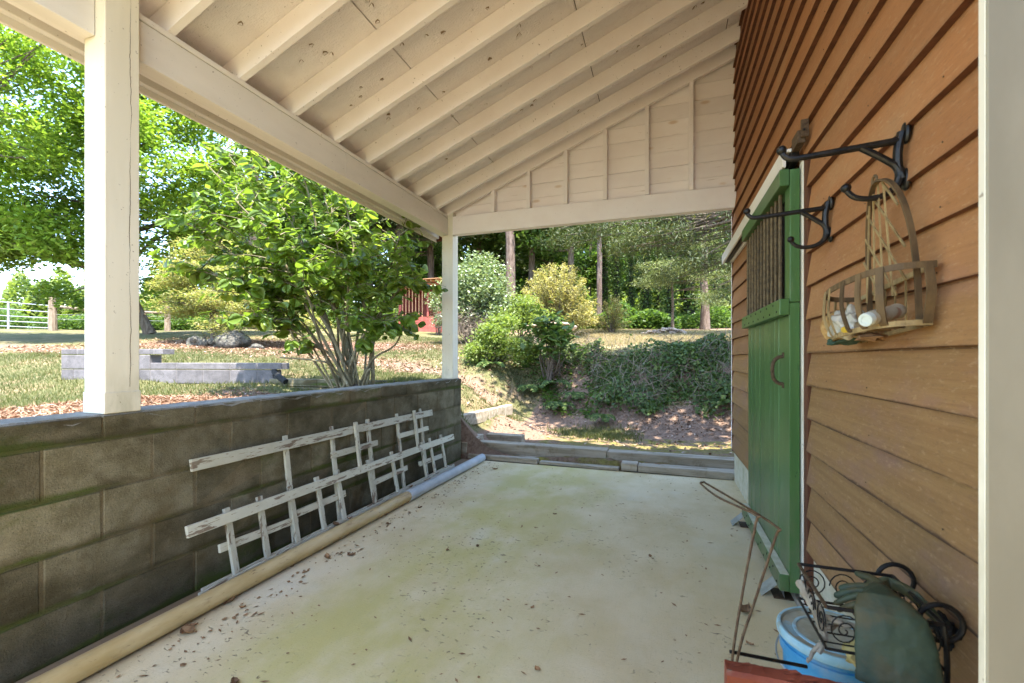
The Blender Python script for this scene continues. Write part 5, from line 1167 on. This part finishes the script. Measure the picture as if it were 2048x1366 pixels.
# ---- rocks
def rocks(label, spec, seed, name='boulder', cat='rock', mat=None, grp=None):
    for i, (px, py, d, sx, sy, sz) in enumerate(spec):
        p = P(px, py, d); z = G(p.x, p.y); o = lump(name, (p.x, p.y, z + sz * .4), (sx, sy, sz), mat or M['rock'], seed + i, .45, 4, None, 5); tag(o, label[i], cat, grp)
rocks(['rounded lichen covered boulder left of the maple trunk', 'large pale craggy boulder under the maple', 'small boulder between the two larger ones', 'low rock to the right of the craggy boulder'],
      [(398, 670, 13.2, .26, .25, .20), (470, 680, 12.8, .42, .36, .30), (436, 676, 13, .2, .2, .16), (510, 690, 12.6, .2, .2, .12)], 80, grp='boulders under the maple')
slab = thing('stone_slabs', 'flat pale stone slabs stacked under the golden shrub', 'stones', gp3(1100, 13.6))
for i, (px, py, d, sx, sy, sz) in enumerate(((1075, 652, 13.6, .32, .3, .06), (1115, 648, 13.6, .4, .3, .07), (1140, 656, 13.4, .22, .2, .09), (1095, 642, 13.8, .3, .25, .05))):
    p = P(px, py, d); lump('stone', (p.x, p.y, p.z), (sx, sy, sz), M['stone'], 90 + i, .25, 2, slab, 3)
pile = thing('stone_pile', 'low heap of loose tan stones on the dry grass near the brown wall', 'stone pile', gp3(1330, 16)); rp = random.Random(3)
for i in range(52):
    u = rp.uniform(-1, 1); lv_ = rp.random(); px = 1333 + u * 50 * (1 - .35 * lv_); py = 668 - lv_ * 13 * (1 - .5 * abs(u)); p = P(px, py, 15.8 + rp.uniform(-.3, .4))
    lump('stone', p, (rp.uniform(.06, .13), rp.uniform(.06, .12), rp.uniform(.035, .06)), M['stone'], 100 + i, .3, 1, pile, 3)
# ---- red hut
hp = gp3(845, 22); hut = thing('hut', 'small red wooden playhouse with an open barred window beyond the bush', 'hut', hp)
hx0, hx1, hz = -1.35, .95, float(P(845, 660, 22).z)
def hb(name, lo, hi, mat): return box(name, (hp.x + lo[0], hp.y + lo[1], hz + lo[2]), (hp.x + hi[0], hp.y + hi[1], hz + hi[2]), mat, hut, .004)
for i in range(5): hb('board', (-1.3, 0, -.3 + i * .19), (.95, .05, -.115 + i * .19), M['hutred'])
for x in (-1.3, .25, .86): hb('post', (x, -.02, .652), (x + .09, .05, 2.15), M['hutred'])
for i in range(8): hb('window_bar', (-1.15 + i * .185 + (.12 if i > 6 else 0), .0, .655), (-1.11 + i * .185 + (.12 if i > 6 else 0), .04, 2.1), M['hutwood'])
hb('header', (-1.3, -.03, 2.152), (.95, .05, 2.30), M['hutred']); hb('back_wall', (-1.3, 1.9, -.3), (.95, 1.95, 2.3), M['hutred'])
for i in range(12): hb('board', (.952, .0, -.3 + i * .215), (1.0, 1.95, -.09 + i * .215), M['hutred'])
hb('side_wall', (-1.36, 0, -.3), (-1.302, 1.95, 2.3), M['hutred'])
for i in range(9): bar('rafter_tail', (hp.x - 1.25 + i * .28, hp.y - .45, hz + 2.33), (hp.x - 1.25 + i * .28, hp.y + 2.2, hz + 2.62), .05, .09, M['hutwood'], hut)
bar('roof', (hp.x - .17, hp.y - .5, hz + 2.41), (hp.x - .17, hp.y + 2.3, hz + 2.70), 2.7, .03, M['hutwood'], hut)
shrub('grey_shrub', 'small grey green shrub in front of the red hut', gp3(878, 20.5), [e(878, 610, 20.5, .3, .3, .35), e(882, 640, 20.5, .3, .3, .3)], 20, 1500, .1, LM['white'], 57, .13)
# ---- gate and fence
gd = 19.5; g0, g1 = gp3(-40, gd), gp3(96, gd)
gate = thing('farm_gate', 'white tubular metal farm gate at the left edge of the yard', 'gate', g0)
zg = lambda py: float(P(0, py, gd).z)
gl, gr = P(-60, 600, gd), P(97, 600, gd)
for a, b in ((602, 611), (616, 624), (631, 636), (642, 646), (652, 656)):
    tube('rail', [Vector((gl.x, gl.y, zg(a - 3))), Vector((gr.x, gr.y, zg(b)))], .019, M['gatem'], gate)
ux = P(17, 600, gd); tube('upright', [Vector((ux.x, ux.y, zg(603))), Vector((ux.x, ux.y, zg(658)))], .045, M['gatem'], gate)
ux = P(97, 600, gd); tube('upright', [Vector((ux.x, ux.y, zg(610))), Vector((ux.x, ux.y, zg(656)))], .022, M['gatem'], gate)
fence = thing('fence', 'weathered wooden fence post with a round rail beside the farm gate', 'fence', gp3(106, 19.5))
a = P(106, 660, 19.5); b = P(105, 594, 19.5); tube('post', [a - Vector((0, 0, .3)), a.lerp(b, .5), b], [.15, .145, .125], M['postwood'], fence, 10)
tube('rail', spline([P(112, 612, 19.5), P(150, 617, 19.6), P(230, 622, 19.8), P(330, 626, 20)]), .06, M['postwood'], fence)
a = P(335, 662, 20); tube('post', [a - Vector((0, 0, .3)), P(335, 612, 20)], .12, M['postwood'], fence, 10)
for y in (629, 638): tube('wire', [P(112, y, 19.5), P(335, y + 4, 20)], .006, M['steel'], fence, 4)
# ---- wood: trees beyond the yard, each with trunk and crown
protos = []
for k in range(4):
    sd_ = 200 + k; hgt = 11 + k
    protos.append(tree('forest_tree', 'leafy tree in the wood behind the yard', 'tree', [(0, 0, 0), (.1, .05, hgt * .4), (.0, .1, hgt * .75), (.1, 0, hgt * .95)], .2 + .03 * k, .05,
        [((0, 0, hgt * .72), (2.4, 2.4, 3.0)), ((1, .6, hgt * .56), (1.9, 1.8, 1.5)), ((-1.1, -.3, hgt * .6), (1.8, 1.9, 1.6)), ((.3, -1, hgt * .47), (1.4, 1.3, .9))], 150, 9000, .27, LM['forest'] if k < 3 else LM['dark'], M['bark'], sd_, 'trees of the wood beyond the yard', .5, .4, .5, 24))
spots = [(430, 30), (560, 27), (610, 34), (650, 26), (740, 31), (800, 27), (870, 35), (905, 26), (960, 30), (1000, 36), (1060, 28), (1100, 33), (1140, 26), (1180, 36), (1285, 37), (1385, 38), (1470, 36), (1540, 30), (330, 45), (220, 60), (60, 70), (-40, 55), (140, 85), (700, 40), (1050, 44), (1250, 45), (1420, 44), (840, 43), (560, 44), (1330, 40)]
first = {}
rq = random.Random(77)
for i, (px, d) in enumerate(spots):
    p = gp3(px, d, -.2); k = rq.randrange(4); sc = rq.uniform(.85, 1.25)
    if px < 400: sc *= .42
    lb = 'leafy tree in the wood behind the yard' if px >= 400 else 'small pale tree on the far side of the field beyond the gate'
    if k not in first: first[k] = 1; o = protos[k]; o.location = p; o.scale = (sc,) * 3; o.rotation_euler = (0, 0, rq.uniform(0, 6)); o['label'] = lb
    else: o = copy_thing(protos[k], p, rq.uniform(0, 6), sc, lb)
    if px < 400: o['group'] = 'far trees beyond the gate'
# ivy clad dark trunks on the right
rng = np.random.default_rng(300)
base_iv = None
for i, (px, d, r_, hh) in enumerate(((1292, 25, .19, 9), (1340, 24, .22, 9), (1378, 25, .32, 10), (1262, 26, .15, 8), (1233, 27, .2, 9), (1432, 25, .17, 8), (1318, 29, .2, 10), (1210, 29, .22, 9))):
    p = gp3(px, d, -.1)
    if base_iv is None:
        base_iv = thing('ivy_tree', '', 'tree', p, 'ivy clad trunks in the wood'); bm = bmesh.new(); add_tube(bm, [p + Vector((0, 0, z_)) for z_ in (0, 3, 6, 10)], [.2, .17, .15, .12], 8); link('trunk', bm_me(bm, 't', True), M['ivybark'], base_iv)
        n = 4200; a = rng.uniform(0, 6.28, n); zz = rng.uniform(0, 9.5, n); q = .2 + np.abs(rng.normal(0, .12, n)); C = np.c_[p.x + np.cos(a) * q, p.y + np.sin(a) * q, p.z + zz]
        link('ivy', leaves('ivy', C, rng.uniform(.09, .18, n), rng, .2, .7, .1), LM['ivy'], base_iv); o = base_iv
    else: o = copy_thing(base_iv, p, rq.uniform(0, 6), 1, None)
    s_ = r_ / .2; o.scale = (s_, s_, hh / 9)
    o['label'] = ['ivy clad trunk just left of the stone pile', 'black ivy clad trunk straight behind the stone pile', 'thickest ivy clad trunk, left of the reddish pine', 'thin ivy clad trunk right of the yellow sapling', 'ivy clad trunk behind the yellow sapling', 'ivy clad trunk between the reddish pine and the brown wall', 'fainter ivy clad trunk deep behind the stone pile', 'ivy clad trunk deep behind the golden shrub'][i]
# hanging cedar boughs at the top right, on a tree standing right of the bank
cb = Vector((6.2, 15.5, G(6.2, 15.5)))
tree('cedar_tree', 'big cedar with drooping pale boughs at the top right', 'tree', [cb, cb + Vector((-.1, 0, 4)), cb + Vector((0, .1, 9)), cb + Vector((0, 0, 12))], .26, .08,
     [e(1300, 480, 15.5, 2.2, 1.2, .5), e(1400, 450, 14.5, 1.6, 1.2, .8), e(1230, 440, 16, 1.8, 1.2, .7), e(1440, 520, 14.5, 1.2, 1, .6), e(1350, 540, 15, 1.1, .8, .35), e(1450, 580, 14.5, .7, .7, .3), e(1150, 455, 17, 1.6, 1.2, .6), e(1480, 330, 14.5, 2.5, 2, 2.0)],
     190, 26000, .17, LM['dark'], M['bark'], 401, None, .3, .3, .17, 60, .5, [(cb + Vector((0, 0, 4.6)), P(1330, 500, 15.2), .09, .02), (cb + Vector((0, 0, 5)), P(1230, 450, 16), .09, .02), (cb + Vector((0, 0, 3.6)), P(1370, 545, 15), .06, .015)], .9)
tree('hemlock_tree', 'small pale silvery tree whose drooping sprays hang before the ivy clad trunks', 'tree', [gp3(1345, 19.5), P(1345, 600, 19.5), P(1340, 520, 19.5)], .07, .03,
     [e(1320, 540, 19, .9, .8, .35), e(1350, 555, 19, .9, .8, .3), e(1385, 535, 19.2, .8, .7, .35), e(1300, 565, 19, .5, .5, .2), e(1430, 600, 18, .6, .6, .25), e(1400, 480, 19, 1, .8, .5), e(1450, 560, 18.5, .7, .6, .4)], 80, 12000, .13, LM['pale'], M['bark'], 402, None, .22, .6, .22, 30, .45, (), .8)
# shade tree standing to the right of the bank, out of view behind the house
sp_ = Vector((4.8, 7.6, G(4.8, 7.6)))
tree('shade_tree', 'broad tree shading the ivy bank from behind the brown wall', 'tree', [sp_, sp_ + Vector((0, 0, 3)), sp_ + Vector((-.2, 0, 6)), sp_ + Vector((-.3, 0, 8))], .2, .06,
     [((1.9, 7.2, 6.9), (2.1, 1.2, 1.0)), ((0.1, 7.0, 7.3), (1.5, 1.1, .9)), ((3.6, 7.3, 7.0), (1.9, 1.6, 1.3)), ((1.0, 5.6, 6.6), (1.3, .7, .7))], 120, 13000, .2, LM['forest'], M['bark'], 403, None, .34, .5, .5, 40,
     .6, [(sp_ + Vector((-.2, 0, 5.5)), Vector((.3, 7.0, 7.2)), .09, .03)])
# undergrowth masses of the wood
X = []; rng = np.random.default_rng(500)
def under(name, n, spots_, lm, ls, label):
    CC = []
    for (px, d, w_, dep, hh) in spots_:
        m = n // len(spots_); t = rng.uniform(px - w_, px + w_, m); dd = d + rng.uniform(-dep, dep, m); a = (t - 1024) / FPX; x = dd * (a * cs - sn); y = dd * (a * sn + cs)
        env = hh * (.45 + .55 * np.abs(np.sin(t * .035 + d) * np.sin(t * .011 + 2 * d))); z = ground_np(x, y) + env * rng.random(m) ** .8; CC.append(np.c_[x, y, z])
    C = np.concatenate(CC); tag(link(name, leaves(name, C, ls * rng.uniform(.6, 1.4, len(C)), rng, .5, .55), lm), label, kind='stuff')
under('wood_undergrowth', 26000, [(1330, 24, 170, 1.5, 1.5), (1250, 22, 110, 1, 1.0), (1000, 28, 200, 2, 3), (600, 25, 200, 2, 2.2)], LM['forest'], .2, 'dark green undergrowth at the edge of the wood')
under('sunlit_undergrowth', 42000, [(1330, 31, 200, 2, 4.6), (1330, 34, 200, 2, 6), (1330, 38, 220, 3, 7), (1000, 42, 240, 3, 7), (650, 40, 260, 3, 6)], LM['lime'], .3, 'sunlit lime green undergrowth deep in the wood')
under('field_hedge', 22000, [(60, 23, 130, 1.5, 1.3), (260, 24, 150, 1.5, 1.1), (380, 23, 90, 1, 1.0)], LM['forest'], .15, 'wild hedge beyond the farm gate')
under('far_field_trees', 60000, [(100, 60, 240, 4, 10), (330, 55, 160, 4, 10), (40, 52, 140, 3, 7)], LM['lime'], .6, 'pale far off trees across the field')
under('far_wood', 110000, [(800, 55, 500, 5, 17), (1350, 52, 350, 5, 17), (1000, 46, 480, 3, 17), (1330, 44, 250, 3, 17)], LM['forest'], .65, 'far wood closing the view')
